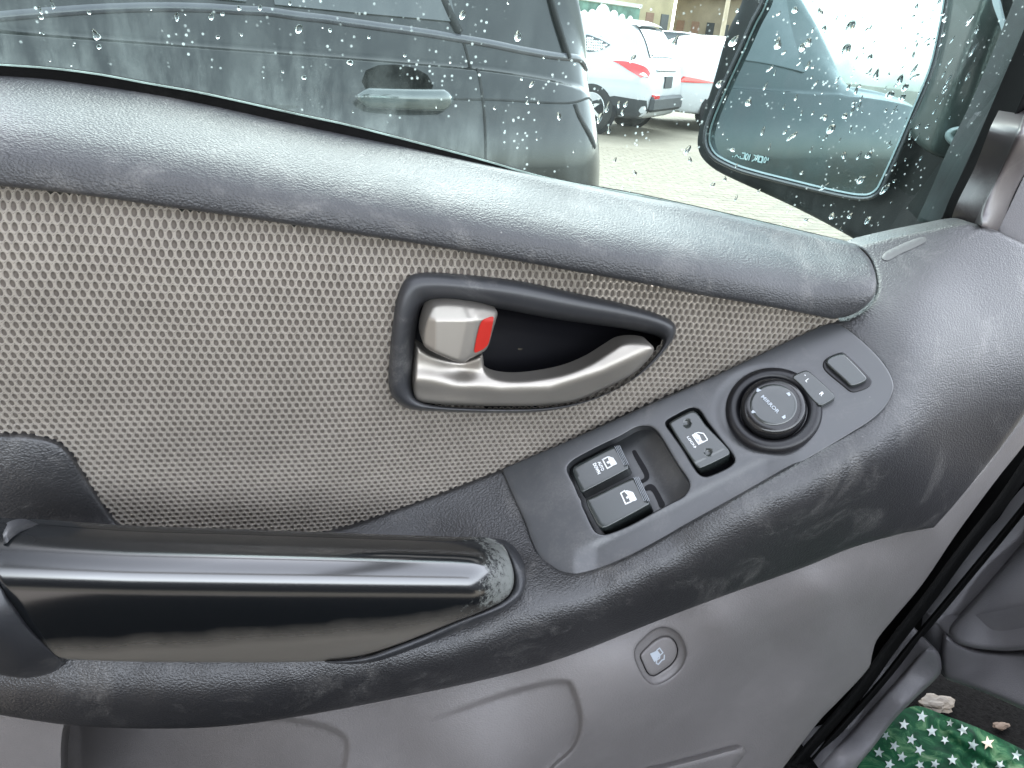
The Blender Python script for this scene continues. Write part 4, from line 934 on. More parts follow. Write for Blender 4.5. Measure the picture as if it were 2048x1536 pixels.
# --- wing mirror
MN = np.array([-.955, -.285, 0.012]); MN /= np.linalg.norm(MN)
M0 = PY(1640, 200, 0.235)
def mpl(x, y, h):
    d = ray(x, y); t = (((M0-CAM) @ MN)+h)/(d @ MN); return CAM+d*t[..., None]
mg = [(1535, -60), (1532, 0), (1508, 50), (1485, 102), (1450, 178), (1421, 250), (1417, 284), (1429, 308), (1455, 324), (1491, 338), (1587, 363), (1690, 387), (1734, 391), (1753, 381), (1764, 362), (1789, 308), (1826, 222), (1861, 137), (1881, 51), (1890, 0), (1896, -60)]
mgo = cr(mg, True, 8, sharp=(0, 20))
mh = [(1500, -80), (1485, 0), (1457, 61), (1427, 164), (1404, 239), (1395, 284), (1402, 312), (1427, 337), (1464, 357), (1519, 382), (1590, 415), (1656, 449), (1720, 486), (1790, 540), (1850, 560), (1960, 480), (2010, 330), (2070, 120), (2110, -80)]
mho = cr(mh, True, 10, sharp=(0, 18))
housing = patch('wing_mirror_housing', mho, lambda x, y, h: mpl(x, y, h-.010), M['tint'], door, step=16, edge=(14, .004), back=0.10, backdir=(.93, .30, 0))
go = offset(mgo, -11); gi = offset(mgo, -1)
v, f = ringloft([mpl(go[:, 0], go[:, 1], np.full(len(go), -.010)), mpl(go[:, 0], go[:, 1], np.full(len(go), -.001)), mpl((go*.7+gi*.3)[:, 0], (go*.7+gi*.3)[:, 1], np.full(len(go), .0045)), mpl((go*.3+gi*.7)[:, 0], (go*.3+gi*.7)[:, 1], np.full(len(go), .004)), mpl(gi[:, 0], gi[:, 1], np.full(len(go), -.004))])
M['rimgrey'] = plastic('mirror_rim', (0.05, 0.055, 0.06), 0.25, spec=0.8)
obj('mirror_rim', v, f, M['rimgrey'], housing)
patch('mirror_glass', mgo, lambda x, y, h: mpl(x, y, h-.002), M['mirror'], housing, step=40, back=0.002, backdir=tuple(-MN))
edge_o = offset(mgo, 0.5); edge_i = offset(mgo, 4.0)
v, f = ringloft([mpl(edge_o[:, 0], edge_o[:, 1], np.full(len(edge_o), -.0008)), mpl(edge_i[:, 0], edge_i[:, 1], np.full(len(edge_i), -.0016))])
obj('mirror_edge', v, f, mat_simple('mirror_edge', (0.30, 0.40, 0.41), 0.3), housing)
def MT(x, y): return (1440+x/17.07, 280+y/17.07)
ms = lambda x, y, h: mpl(x, y, h)
ell = lambda cx, cy_, rx, ry, sk: [MT(cx+rx*math.cos(t)+sk*math.sin(t), cy_-ry*math.sin(t)) for t in np.linspace(0, 2*math.pi, 14)[:-1]]
pr = [poly_px([MT(415, 545), MT(450, 545), MT(450, 580), MT(415, 580)], ms, -.0011), stroke([MT(505, 580), MT(575, 505), MT(640, 600)], 1.8, ms, -.0011), stroke([MT(690, 560), MT(690, 632), MT(815, 640), MT(868, 450), MT(760, 440)], 2.0, ms, -.0011), stroke(ell(915, 572, 42, 105, 25), 2.0, ms, -.0011, True),
      stroke([MT(1035, 500), MT(975, 690)], 2.2, ms, -.0011), stroke([MT(1160, 510), MT(1235, 545), MT(1185, 660), MT(1090, 722)], 2.0, ms, -.0011), stroke([MT(1180, 660), MT(1210, 700)], 2.0, ms, -.0011), stroke([MT(1305, 515), MT(1245, 680)], 2.0, ms, -.0011),
      stroke([MT(1345, 560), MT(1470, 580), MT(1420, 760), MT(1300, 735)], 3.2, ms, -.0011, True), stroke(ell(1540, 680, 35, 95, 22), 2.0, ms, -.0011, True), stroke([MT(1655, 610), MT(1635, 690)], 2.4, ms, -.0011)]
obj('mirror_print', *join(pr), mat_simple('mirror_print', (0.45, 0.62, 0.62), 0.6), housing, smooth=False)
# mirror arm where it meets the door corner
foot = cr([(1905, -60), (1897, 0), (1888, 60), (1868, 140), (1838, 215), (1818, 262), (1850, 300), (1905, 320), (1965, 300), (2000, 210), (2026, 120), (2014, 60), (1992, 0), (1975, -60)], True, 8, sharp=(0, 13))
def fh(x, y):
    r = np.clip((np.asarray(x)-1905-(160-np.asarray(y))*.35)/60, 0, 1); return 0.010-0.014*(r*r*(3-2*r))
patch('mirror_arm', foot, lambda x, y, h: mpl(x, y, h), mat_simple('mirror_arm_grey_green', (0.05, 0.068, 0.062), 0.35, nscale=20, namp=.35, coat=.3), housing, step=9, edge=(10, .004), back=0.03, backdir=(.93, .3, 0), extra_h=fh)
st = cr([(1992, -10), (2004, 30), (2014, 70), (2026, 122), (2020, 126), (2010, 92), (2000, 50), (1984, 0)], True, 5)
patch('arm_edge_highlight', st, lambda x, y, h: mpl(x, y, h+.011), mat_simple('pale_highlight', (0.42, 0.50, 0.52), 0.4), housing, step=8, back=0.003, backdir=tuple(-MN))  # pale strip stands in for the highlight along the arm's edge
def ellpx(cx, cy_, rx, ry, rot, n=40):
    t = np.arange(n)*2*math.pi/n; r = math.radians(rot); return np.stack([cx+rx*np.cos(t)*math.cos(r)-ry*np.sin(t)*math.sin(r), cy_+rx*np.cos(t)*math.sin(r)+ry*np.sin(t)*math.cos(r)], 1)
a_, b_ = ellpx(1942, 280, 54, 26, 12), ellpx(1944, 277, 34, 12, 12)
v, f = ringloft([mpl(q[:, 0], q[:, 1], np.full(40, hh)) for q, hh in ((a_, 0.004), (a_*.92+b_*.08, .014), (a_*.5+b_*.5, .018), (b_, .014), (b_*.9+b_.mean(0)*.1, .006), (b_*.02+b_.mean(0)*.98, .006))])
obj('oval_ring', v, f, mat_simple('oval_ring_grey', (0.26, 0.34, 0.34), 0.4), housing)  # pale oval ring set on the mirror arm

# --- window frame at the front of the pane
fp = cr([(1872, 455), (1905, 385), (1936, 314), (1985, 215), (2025, 126), (2070, 20), (2110, -80), (2180, -80), (2180, 0), (2110, 130), (2048, 215), (1960, 420), (1935, 452)], True, 10, sharp=(0, 6, 7))
patch('window_channel', fp, ys(0.058), mat_simple('window_channel_dirty', (0.014, 0.021, 0.020), 0.5, nscale=40, namp=.6, coat=.05), door, step=12, edge=(5, .002), back=0.02)
sp = cr([(1929, 449), (1985, 325), (2048, 182), (2110, 40), (2150, -60), (2200, -60), (2110, 100), (2060, 205), (2000, 345), (1950, 452)], True, 10, sharp=(4, 5))
patch('frame_seal', sp, ys(0.030), M['rubber'], door, step=10, edge=(6, .003), back=0.02)
tb = cr([(1948, 449), (2000, 340), (2048, 228), (2110, 90), (2170, -60), (2260, -60), (2160, 120), (2100, 240), (2048, 350), (2020, 408), (1996, 462), (1976, 464), (1960, 458)], True, 9, sharp=(4, 5))
patch('frame_trim', tb, ys(tps([(1948, 449, .020), (2048, 228, .020), (2260, -60, .03), (2170, -60, .02), (1962, 452, .003), (2048, 262, .000), (2140, 40, .0), (1996, 462, .034), (2048, 350, .034), (2160, 120, .034), (2020, 405, .034)], 1e-4)), M['trim'], door, step=8, edge=(12, .006), back=0.02)

# ================================================================== VAN BODY AROUND THE DOOR
frame = thing('door_opening', (0.50, 0.03, 0.70), 'black rubber seal and grey kick panel of the door opening beside the closed door', 'door frame')
gp = cr([(2160, 620), (2110, 720), (2030, 830), (1960, 930), (1880, 1040), (1810, 1140), (1730, 1240), (1640, 1380), (1500, 1560), (1460, 1640), (1640, 1640), (1700, 1560), (1830, 1370), (1920, 1280), (1990, 1190), (2070, 1090), (2160, 980)], True, 14, sharp=(0, 9, 10, 16))
patch('door_seal', gp, ys(tps([(2160, 620, .03), (2160, 980, .02), (1880, 1150, .025), (1730, 1240, .02), (1640, 1400, .01), (1500, 1640, .0), (1640, 1640, -.01), (1830, 1370, .01), (2000, 1000, .030), (1850, 1100, .028)], 1e-3)), M['rubber'], frame, step=14, edge=(8, .003), back=0.02)
for off, wpx, mt in ((0.30, 26, 'rubber'), (0.66, 16, 'rubber')):
    La = np.array([(2110, 760), (1997, 954), (1914, 1066), (1844, 1169), (1753, 1290), (1678, 1401), (1566, 1536), (1500, 1620)], float); Lb = np.array([(2140, 990), (2048, 1082), (1955, 1190), (1889, 1260), (1856, 1293), (1806, 1347), (1637, 1536), (1570, 1640)], float)
    c_ = cr(La*(1-off)+Lb*off, False, 12); t_ = np.gradient(c_, axis=0); t_ /= np.linalg.norm(t_, axis=1)[:, None]; nn = np.stack([-t_[:, 1], t_[:, 0]], 1)
    rows = []
    for k_ in range(9):
        a = math.pi*k_/8; q = c_+nn*(math.cos(a)*wpx/2); rows.append(PY(q[:, 0], q[:, 1], 0.012-0.010*math.sin(a)-np.linspace(0, .02, len(q))))
    nn_ = len(c_); Vc = np.concatenate(rows); Fc_ = [(i*nn_+k, i*nn_+k+1, (i+1)*nn_+k+1, (i+1)*nn_+k) for i in range(8) for k in range(nn_-1)]
    obj('seal_bead', Vc, Fc_, M[mt], frame)
kp = cr([(1852, 1296), (1862, 1292), (1876, 1303), (1883, 1325), (1881, 1347), (1840, 1388), (1790, 1438), (1750, 1490), (1711, 1540), (1660, 1640), (1560, 1640), (1637, 1536), (1700, 1465), (1806, 1347)], True, 9, sharp=(9, 10))
patch('kick_panel', kp, ys(tps([(1856, 1293, -.02), (1881, 1347, -.025), (1790, 1438, -.03), (1711, 1540, -.04), (1660, 1640, -.05), (1560, 1640, -.02), (1700, 1465, -.012), (1806, 1347, -.012), (1800, 1400, -.026), (1690, 1520, -.036)], 1e-4)), M['dash'], frame, step=9, edge=(10, .005), back=0.03)

dash = thing('dashboard', (0.60, -0.10, 0.75), 'grey end of the dashboard at the right edge, rounded panel with a seam', 'dashboard')
dp = cr([(2170, 930), (2110, 1010), (2048, 1082), (1955, 1190), (1900, 1250), (1897, 1266), (1916, 1287), (1976, 1300), (2048, 1300), (2170, 1285)], True, 10, sharp=(0, 9))
Yd = tps([(2170, 930, .0), (2048, 1082, -.005), (1955, 1190, -.010), (1895, 1262, -.010), (1930, 1288, -.030), (2048, 1300, -.070), (2170, 1285, -.11), (2048, 1180, -.045), (2110, 1120, -.055), (1980, 1260, -.035)], 1e-4)
patch('dash_end_panel', dp, ys(Yd), M['dash'], dash, step=10, edge=(12, .005), back=0.04)
dp2 = cr([(1886, 1268), (1890, 1262), (1905, 1278), (1930, 1292), (1976, 1302), (2048, 1302), (2170, 1286), (2170, 1470), (2048, 1420), (1990, 1394), (1955, 1380), (1915, 1366), (1888, 1354), (1881, 1310)], True, 9, sharp=(6, 7))
patch('dash_lower_panel', dp2, ys(tps([(1886, 1268, -.010), (1930, 1292, -.028), (2048, 1302, -.064), (2170, 1286, -.105), (2170, 1470, -.12), (2048, 1420, -.09), (1955, 1380, -.055), (1888, 1354, -.022), (1950, 1340, -.040), (2048, 1370, -.078)], 1e-4)), M['dash'], dash, step=9, edge=(12, .006), back=0.04)
up = cr([(1994, 463), (2022, 405), (2048, 350), (2110, 220), (2220, 220), (2220, 640), (2110, 540), (2048, 492), (2020, 476)], True, 10, sharp=(0, 3, 4, 5))
patch('dash_top_end', up, ys(lambda x, y: 0.038+0*np.asarray(x)), M['dash'], dash, step=14, edge=(3, .001), back=0.03)

obj('dash_body', *box((0.95, -0.78, 0.97), (0.72, 1.46, 0.34), None, .05), M['dash'], dash, smooth=False)  # unseen dashboard bulk, added to keep the foot well in shade
# floor, cloth and litter in the foot well
FZ = 0.695
fc = ground(np.array([1780., 1600., 2400., 2500., 1900.]), np.array([1330., 1660., 1700., 1400., 1330.]), FZ)
cen = fc.mean(0); GX, GY = np.meshgrid(np.linspace(-.3, 1.3, 60), np.linspace(-.6, .06, 26)); GZ = FZ+0.002*np.sin(GX*40)*np.cos(GY*55)
V = np.stack([GX, GY, GZ], -1).reshape(-1, 3); Fc = [(j*60+i, j*60+i+1, (j+1)*60+i+1, (j+1)*60+i) for j in range(25) for i in range(59)]
tag(obj('van_floor', V, Fc, mat_simple('dark_carpet', (0.004, 0.004, 0.004), 0.95, spec=0.05, nscale=300, namp=.7, bump=.6, bscale=500)), kind='structure')
cl = [(1800, 1424), (1835, 1412), (1893, 1432), (1955, 1455), (2048, 1500), (2130, 1540), (2200, 1700), (1640, 1700), (1735, 1496), (1760, 1468)]
clo = cr(cl, True, 8, sharp=(5, 6, 7))
_w = RNG.uniform(0, 6.28, 12)
def clz(x, y, h):
    x = np.asarray(x, float); y = np.asarray(y, float); g = 0.0
    u = (x-1890)/60; v = (y-1500)/60; k = np.clip((x-1850)/60, 0.25, 1)
    g = k*(.0030*np.sin(3.1*u+1.3*np.sin(2*v)+_w[0])+.0022*np.sin(4.2*v-2.7*u+_w[1])+.0014*np.sin(8*u+5*v+_w[2])+.0010*np.sin(13*v-9*u+_w[3]))
    return ground(x, y, FZ+0.010+g+h)
def mat_cloth():
    m, n, b = new_mat('green_printed_cloth'); co = coords(n)
    a = N(n, "ShaderNodeTexNoise", i_Scale=38.0, i_Detail=6.0, i_Roughness=0.65, i_Distortion=1.2); n.links.new(co, a.inputs[0])
    c = ramp(n, a.outputs[0], [(0.36, (0.001, 0.020, 0.010)), (0.52, (0.005, 0.055, 0.022)), (0.60, (0.045, 0.12, 0.055)), (0.72, (0.14, 0.22, 0.13)), (0.8, (0.22, 0.25, 0.17))])
    geo = N(n, "ShaderNodeNewGeometry"); s = N(n, "ShaderNodeSeparateXYZ"); n.links.new(geo.outputs['Position'], s.inputs[0])
    n.links.new(c, b.inputs['Base Color']); b.inputs['Roughness'].default_value = 0.9; b.inputs['Specular IOR Level'].default_value = 0.15; return m
cloth = patch('star_cloth', clo, clz, mat_cloth(), None, step=5, back=0.004, backdir=(0, 0, -1))
tag(cloth, 'green cloth printed with pale stars lying crumpled in the foot well', 'cloth')
stars = [(1808, 1449, 11, 8), (1823, 1479, 11, 15), (1789, 1492, 11, 20), (1844, 1433, 12, 10), (1864, 1462, 12, 0), (1839, 1500, 11, 25), (1804, 1514, 11, 12), (1772, 1471, 9, 30), (1758, 1505, 11, 5), (1779, 1529, 11, 20), (1926, 1460, 12, -12), (1946, 1490, 12, 14), (1976, 1486, 14, -8), (2033, 1511, 11, 10), (1890, 1480, 9, 40), (1905, 1520, 11, 0), (1870, 1528, 10, 18), (1900, 1446, 8, 10), (2000, 1530, 11, 33), (1950, 1530, 10, 8), (1840, 1530, 10, 50)]
mstar = mat_simple('pale_star_print', (0.24, 0.30, 0.29), 0.5, nscale=120, namp=.25); mcream = mat_simple('cream_star_print', (0.38, 0.33, 0.22), 0.5)
for i, (x, y, r, rot) in enumerate(stars):
    p = [(x+(r if k % 2 == 0 else r*.42)*math.sin(math.radians(rot+36*k)), y-(r if k % 2 == 0 else r*.42)*math.cos(math.radians(rot+36*k))*1.05) for k in range(10)]
    V_, F_ = patch('s', np.array(p), lambda x, y, h: clz(x, y, 0.0009), None, None, step=3.5, back=0, ret=True)
    obj('star', V_, F_, mcream if i == 12 else mstar, cloth, smooth=False)
def crumple(name, x, y, r, z, mat, label, cat, seed, sq=(1, 1, .5)):
    rg = np.random.default_rng(seed); import bmesh
    bm = bmesh.new(); bmesh.ops.create_icosphere(bm, subdivisions=3, radius=1.0)
    d = rg.normal(size=(26, 3)); d /= np.linalg.norm(d, axis=1)[:, None]; am = rg.uniform(.45, 1.0, 26)
    V = np.array([v.co[:] for v in bm.verts]); F_ = [tuple(v.index for v in f.verts) for f in bm.faces]; bm.free()
    k = np.argmax(V @ d.T, 1); s = am[k]*(V*d[k]).sum(1)**2.5
    c = ground(np.float64(x), np.float64(y), z); rr_ = r*((c-CAM) @ FW)/F
    V = V*(s[:, None]*.8+.25)*np.array(sq)*rr_+c+np.array([0, 0, rr_*sq[2]*.5])
    return tag(obj(name, V, F_, mat, smooth=False), label, cat)
mtan = mat_simple('tan_wrapper', (0.075, 0.058, 0.038), 0.6, nscale=60, namp=.5)
crumple('crumpled_wrapper', 1872, 1408, 30, FZ+.004, mtan, 'crumpled tan wrapper above the star cloth by the kick panel', 'wrapper', 3, (1.5, 1.0, .22))
crumple('dried_leaf', 2004, 1452, 15, FZ+.003, mat_simple('brown_leaf', (0.08, 0.052, 0.034), 0.8), 'small brown scrap on the dark floor right of the star cloth', 'leaf', 5, (1.6, .8, .2))

# cabin shell round the camera: it shapes the light and the reflections
def shell(name, c, s, mat): return tag(obj(name, *box(c, s, None, 0.01), mat, smooth=False), kind='structure')
shell('van_roof_cut_back', (-1.35, -0.80, 1.99), (1.5, 1.55, 0.05), M['roofcloth'])  # roof cut back, leaving an added opening for overhead light
shell('van_side_wall', (-0.5, -1.62, 0.78), (3.2, 0.06, 0.72), M['black'])
shell('van_side_header', (-0.5, -1.60, 1.92), (3.2, 0.06, 0.16), M['roofcloth'])
shell('van_rear_wall', (-2.10, -0.80, 1.20), (0.05, 1.7, 1.6), M['seat'])
shell('van_windscreen_header', (0.42, -0.80, 1.97), (0.10, 1.6, 0.06), M['roofcloth'])
shell('van_roof_rail', (-0.75, 0.02, 1.90), (2.3, 0.06, 0.10), M['dash'])
shell('van_door_outer_skin', (-0.35, 0.150, 0.68), (1.9, 0.02, 0.62), M['black'])
V1 = join([box((-0.27, -0.46, 0.585), (0.62, 0.54, 0.20), None, .06), box((-0.64, -0.43, 1.10), (0.18, 0.52, 0.80), None, .07)])
tag(obj('driver_seat', *V1, M['seat'], smooth=False), 'beige grey cloth driver seat behind the camera, facing the dashboard', 'seat')

# ================================================================== OUTSIDE
# ground of tan interlocking pavers
def mat_pave():
    m, n, b = new_mat('tan_pavers'); co = coords(n)
    br = N(n, "ShaderNodeTexBrick"); br.inputs['Scale'].default_value = 1.0; br.inputs['Mortar Size'].default_value = 0.006; br.inputs['Brick Width'].default_value = 0.20; br.inputs['Row Height'].default_value = 0.10
    br.inputs[1].default_value = (0.16, 0.136, 0.097, 1); br.inputs[2].default_value = (0.178, 0.152, 0.110, 1); br.inputs[3].default_value = (0.13, 0.112, 0.082, 1); n.links.new(co, br.inputs[0])
    a = N(n, "ShaderNodeTexNoise", i_Scale=0.9, i_Detail=9.0, i_Roughness=0.7); n.links.new(co, a.inputs[0])
    c = mixc(n, ramp(n, a.outputs[0], [(0.4, 0.0), (0.62, 0.85)]), br.outputs[0], (0.22, 0.19, 0.142))
    n.links.new(c, b.inputs['Base Color']); b.inputs['Roughness'].default_value = 0.8
    return m
gm = mat_pave()
GV = [(-300, -300, 0), (300, -300, 0), (300, 300, 0), (-300, 300, 0)]
gr_ = tag(obj('ground', GV, [(0, 1, 2, 3)], gm, smooth=False), kind='structure')
paver_m = [mat_simple('paver_tan_%d' % i, c, 0.8, nscale=14, namp=.22) for i, c in enumerate([(0.165, 0.140, 0.100), (0.178, 0.152, 0.110), (0.153, 0.130, 0.094)])]
pm = []
for mm in paver_m:
    V, Fc = box((0, 0, .0045), (.1955, .0955, .014), None, .0025); me = bpy.data.meshes.new('paver'); me.from_pydata(V.tolist(), [], Fc); me.materials.append(mm); pm.append(me)
cand = []
for i in range(8, 40):
    for j in range(32, 90):
        c = np.array([i*.2+(.1 if j % 2 else 0), j*.1, 0]); p = proj(c)
        if 1120 < p[0] < 1730 and 290 < p[1] < 500: cand.append((-(c-CAM) @ FW*-1, c))
cand.sort(key=lambda t: t[0])
rest = []
for k, (_, c) in enumerate(cand):
    if k < 300:
        o = bpy.data.objects.new('paver', random.choice(pm)); link(o); o.parent = gr_
        o.location = (c[0]-ORG[gr_.name][0], c[1]-ORG[gr_.name][1], random.uniform(0, .0015)); o.rotation_euler = (random.gauss(0, .003), random.gauss(0, .003), random.gauss(0, .008))
    else: rest.append(box(c+np.array([0, 0, .004+random.uniform(0, .0012)]), (.1955, .0955, .012), None, .0025))
if rest:
    for k in range(1):
        o = obj('far_pavers', *join(rest), paver_m[0], gr_, smooth=False); tag(o, kind='stuff')

# ------------------------------------------------------------------ cars
def hermite_table(tab, x):
    t = np.array(tab, float); xs = t[:, 0]; x = np.clip(x, xs[0], xs[-1]); n = len(xs)
    i = np.clip(np.searchsorted(xs, x)-1, 0, n-2); h = xs[i+1]-xs[i]; u = (x-xs[i])/h
    out = []
    for c in range(1, t.shape[1]):
        v = t[:, c]; d = np.diff(v)/np.diff(xs); m = np.zeros(n)
        for k in range(1, n-1):
            m[k] = 0 if d[k-1]*d[k] <= 0 else 2*d[k-1]*d[k]/(d[k-1]+d[k])
        m[0], m[-1] = d[0], d[-1]
        out.append(v[i]*(2*u**3-3*u**2+1)+m[i]*h*(u**3-2*u**2+u)+v[i+1]*(-2*u**3+3*u**2)+m[i+1]*h*(u**3-u**2))
    return np.array(out)
SUV = [(0.00, .80, .42, .78, .84, .70), (.04, .88, .34, .92, .97, .78), (.12, .95, .28, 1.02, 1.10, .78), (.30, .99, .26, 1.05, 1.40, .70), (.48, 1, .25, 1.06, 1.56, .70), (.75, 1, .24, 1.05, 1.62, .71), (1.6, 1, .23, 1.01, 1.68, .72), (2.4, 1, .23, .98, 1.65, .71), (2.9, 1, .23, .97, 1.42, .70), (3.4, 1, .24, .96, 1.05, .78), (4.0, .97, .26, .90, .97, .74), (4.3, .88, .30, .78, .84, .66), (4.42, .74, .38, .60, .66, .55)]
SED = [(0.00, .80, .40, .80, .90, .70), (.04, .88, .32, .92, 1.02, .80), (.14, .95, .28, .97, 1.08, .80), (.60, .99, .25, .98, 1.10, .78), (1.0, 1, .23, .98, 1.28, .70), (1.6, 1, .22, .96, 1.44, .66), (2.3, 1, .22, .94, 1.45, .66), (2.9, 1, .22, .93, 1.25, .68), (3.5, 1, .23, .92, 1.00, .78), (4.2, .97, .25, .86, .93, .74), (4.6, .88, .30, .74, .80, .66), (4.75, .74, .38, .58, .64, .55)]
class Car:
    def __init__(s, tab, W, org, ang, lift=0.0, scale=1.0, belt=0.0, crease=0.0):
        s.tab = tab; s.W = W/2; s.o = np.array(org, float); s.a = ang; s.lift = lift; s.sc = scale; s.crease = crease; s.belt = belt
        f = np.array([math.cos(ang), math.sin(ang), 0]); s.R = np.stack([f, np.array([-f[1], f[0], 0]), np.array([0, 0, 1.0])], 1)
    def sec(s, x):
        w, zl, zb, zt, wt = hermite_table(s.tab, x); W = s.W
        zb = zb+s.belt
        zt = max(zt+s.belt*.5, zb+.04)
        P = [(0, zl), (w*W*.80, zl+.01), (w*W*.95, zl+.10*(zb-zl)), (w*W*1.0, zl+.40*(zb-zl)), (w*W*(1.0-.010*s.crease), zl+.62*(zb-zl)), (w*W*(1.0+.004*s.crease), zl+.70*(zb-zl)), (w*W*.985, zl+.86*(zb-zl)), (w*W*.93, zb-.012), (w*W*.915, zb+.008*(zt > zb+.2)),
             (w*W*(.915*.45+.5*wt*1.10), zb+.50*(zt-zb)), (wt*w*W*1.02, zb+.90*(zt-zb)), (wt*w*W*.82, zt-.015), (wt*w*W*.4, zt-.002), (0, zt)]
        return np.array(P)
    def S(s, x, v, off=0.0):
        """x from tail, v in section parameter 0..13, mirrored for v<0"""
        side = 1 if v >= 0 else -1; P = s.sec(x); v = abs(v); i = int(min(v, 12.999)); u = v-i
        p0, p1, p2, p3 = P[max(i-1, 0)], P[i], P[i+1], P[min(i+2, 13)]
        q = 0.5*((2*p1)+(-p0+p2)*u+(2*p0-5*p1+4*p2-p3)*u*u+(-p0+3*p1-3*p2+p3)*u**3)
        y, z = q[0]*side, q[1]
        return np.array([x, y, z])
    def Sw(s, x, v, off=0.0):
        p = s.S(x, v)
        if off:
            a = s.S(min(x+.01, s.tab[-1][0]), v)-s.S(max(x-.01, 0), v); b = s.S(x, v+.02)-s.S(x, v-.02)
            n = np.cross(a, b); n /= np.linalg.norm(n)+1e-12
            if n @ (p-np.array([x, 0, .7])) < 0: n = -n
            p = p+n*off
        return s.T(p)
    def T(s, p): return (np.asarray(p)*s.sc) @ s.R.T+s.o+np.array([0, 0, s.lift])
    def body(s, name, mat, parent, nx=70, sub=3):
        L = s.tab[-1][0]; xs = L*(1-np.cos(np.linspace(0, 1, nx)*math.pi))/2; xs = xs*.5+np.linspace(0, L, nx)*.5
        vs = np.linspace(0, 13, 13*sub+1); vv = np.r_[vs, -vs[-2:0:-1]]; K = len(vv)
        V = [s.T(s.S(x, v)) for x in xs for v in vv]; Fc = [(i*K+k, i*K+(k+1) % K, (i+1)*K+(k+1) % K, (i+1)*K+k) for i in range(nx-1) for k in range(K)]
        for e in (0, nx-1):
            c = len(V); V.append(np.mean(V[e*K:(e+1)*K], 0)); Fc += [(c, e*K+(k+1) % K, e*K+k) if e == 0 else (c, e*K+k, e*K+(k+1) % K) for k in range(K)]
        return obj(name, V, Fc, mat, parent)
    def panel(s, name, poly, mat, parent, off=.004, step=.05, edge=None, th=.006):
        """patch of the skin: poly in (x, v)"""
        p = np.array(poly, float); sc = np.array([1/step, 1/(step*5)])
        Q, T = triangulate(cr(p*sc, True, 1.0, sharp=range(len(p))), (), 1.0)
        Q = Q/sc
        V = np.array([s.Sw(a, b, off) for a, b in Q]); Fc = [tuple(t) for t in T]; be = boundary(T); ids = sorted({a for e in be for a in e}); mp = {a: len(V)+k for k, a in enumerate(ids)}
        V2 = np.array([s.Sw(Q[i][0], Q[i][1], off-th) for i in ids]); V = np.concatenate([V, V2])
        for a, b in be: Fc.append((b, a, mp[a], mp[b]))
        return obj(name, V, Fc, mat, parent, angle=45)
    def line(s, name, pts, wd, mat, parent, off=.003):
        V = []; Fc = []; p = np.array(pts, float); n = len(p)
        for i, (x, v) in enumerate(p):
            t = p[min(i+1, n-1)]-p[max(i-1, 0)]; a = s.Sw(x, v, off); tw = s.Sw(*p[min(i+1, n-1)], off)-s.Sw(*p[max(i-1, 0)], off); nn = a-s.Sw(x, v, 0); c = np.cross(tw, nn); c /= np.linalg.norm(c)+1e-12
            V += [a+c*wd/2-(nn), a+c*wd/2*.8, a-c*wd/2*.8, a-c*wd/2-(nn)]
        for i in range(n-1):
            for k in range(3): Fc.append((i*4+k, i*4+k+1, (i+1)*4+k+1, (i+1)*4+k))
        return obj(name, V, Fc, mat, parent)
    def wheel(s, x, side, parent, r=.34):
        w_ = s.W*.985; c = s.T(np.array([x, side*(w_-.085), (r-s.lift)]))-np.array([0, 0, 0]); c[2] = r*s.sc; ax = s.R @ np.array([0, side, 0.0])
        rs = r*s.sc
        v, f = lathe([(rs*.62, -.10), (rs*.94, -.11), (rs, -.07), (rs, .07), (rs*.94, .105), (rs*.64, .10)], c, ax, 32); o = obj('wheel', v, f, M['tyre'], parent)
        parts = [lathe([(rs*.64, .09), (rs*.60, .095), (rs*.58, .05)], c, ax, 32), lathe([(rs*.16, .07), (rs*.12, .085), (.001, .088)], c, ax, 16)]
        a = np.cross(ax, (0, 0, 1)); b = np.array([0, 0, 1.0])
        for k in range(5):
            t = 2*math.pi*k/5; d = a*math.cos(t)+b*math.sin(t); e = np.cross(ax, d)
            q = [c+d*rs*.12+e*rs*.07, c+d*rs*.12-e*rs*.07, c+d*rs*.6-e*rs*.05, c+d*rs*.6+e*rs*.05]
            parts.append(([p_+ax*.082 for p_ in q]+[p_+ax*.05 for p_ in q], [(0, 1, 2, 3), (0, 3, 7, 4), (1, 5, 6, 2)]))
        obj('rim', *join(parts), M['alloy'], o, smooth=False)
        v, f = lathe([(.001, .0), (rs*1.10, .0), (rs*1.16, -.012)], c+ax*(.088*s.sc), ax, 32); obj('wheel_arch', v, f, M['pit'], parent)

# neighbour: black SUV, tail towards our front
ang = math.pi+math.radians(9)      # faces backwards along our side
bcar = Car([(x, w_, zl, zb+.05*max(0, min(2.2, x-.5)), zt+(.16 if .1 < x < .2 else .20 if .2 < x < .4 else .14 if .4 < x < .6 else .06 if .6 < x < 1 else 0), wt+.05*(x < 3)) for x, w_, zl, zb, zt, wt in SUV], 1.90, (0, 0, 0), ang, belt=0.10, crease=1.0)
tail_corner = PY(1214, 235, 1.66)
off = bcar.T(bcar.S(.06, 5)) ; bcar.o = np.array([tail_corner[0], tail_corner[1], 0])-np.array([off[0], off[1], 0])
near = 1 if bcar.T(bcar.S(1.0, 5))[1] < bcar.T(bcar.S(1.0, -5))[1] else -1
bt = thing('parked_car', tuple(bcar.T((2.2, 0, 0))), 'black wet suv parked right beside the window, showing its rear door and handle', 'car', 'cars in the parking lot')
bcar.body('body', M['blackpaint'], bt, nx=90, sub=4)
s_ = near
bcar.panel('side_window', [(1.62, s_*8.35), (2.75, s_*8.35), (2.55, s_*10.2), (1.62, s_*10.3)], M['carglass'], bt, .006)
bcar.panel('side_window', [(.98, s_*8.35), (1.54, s_*8.35), (1.54, s_*10.3), (1.02, s_*10.3)], M['carglass'], bt, .006)
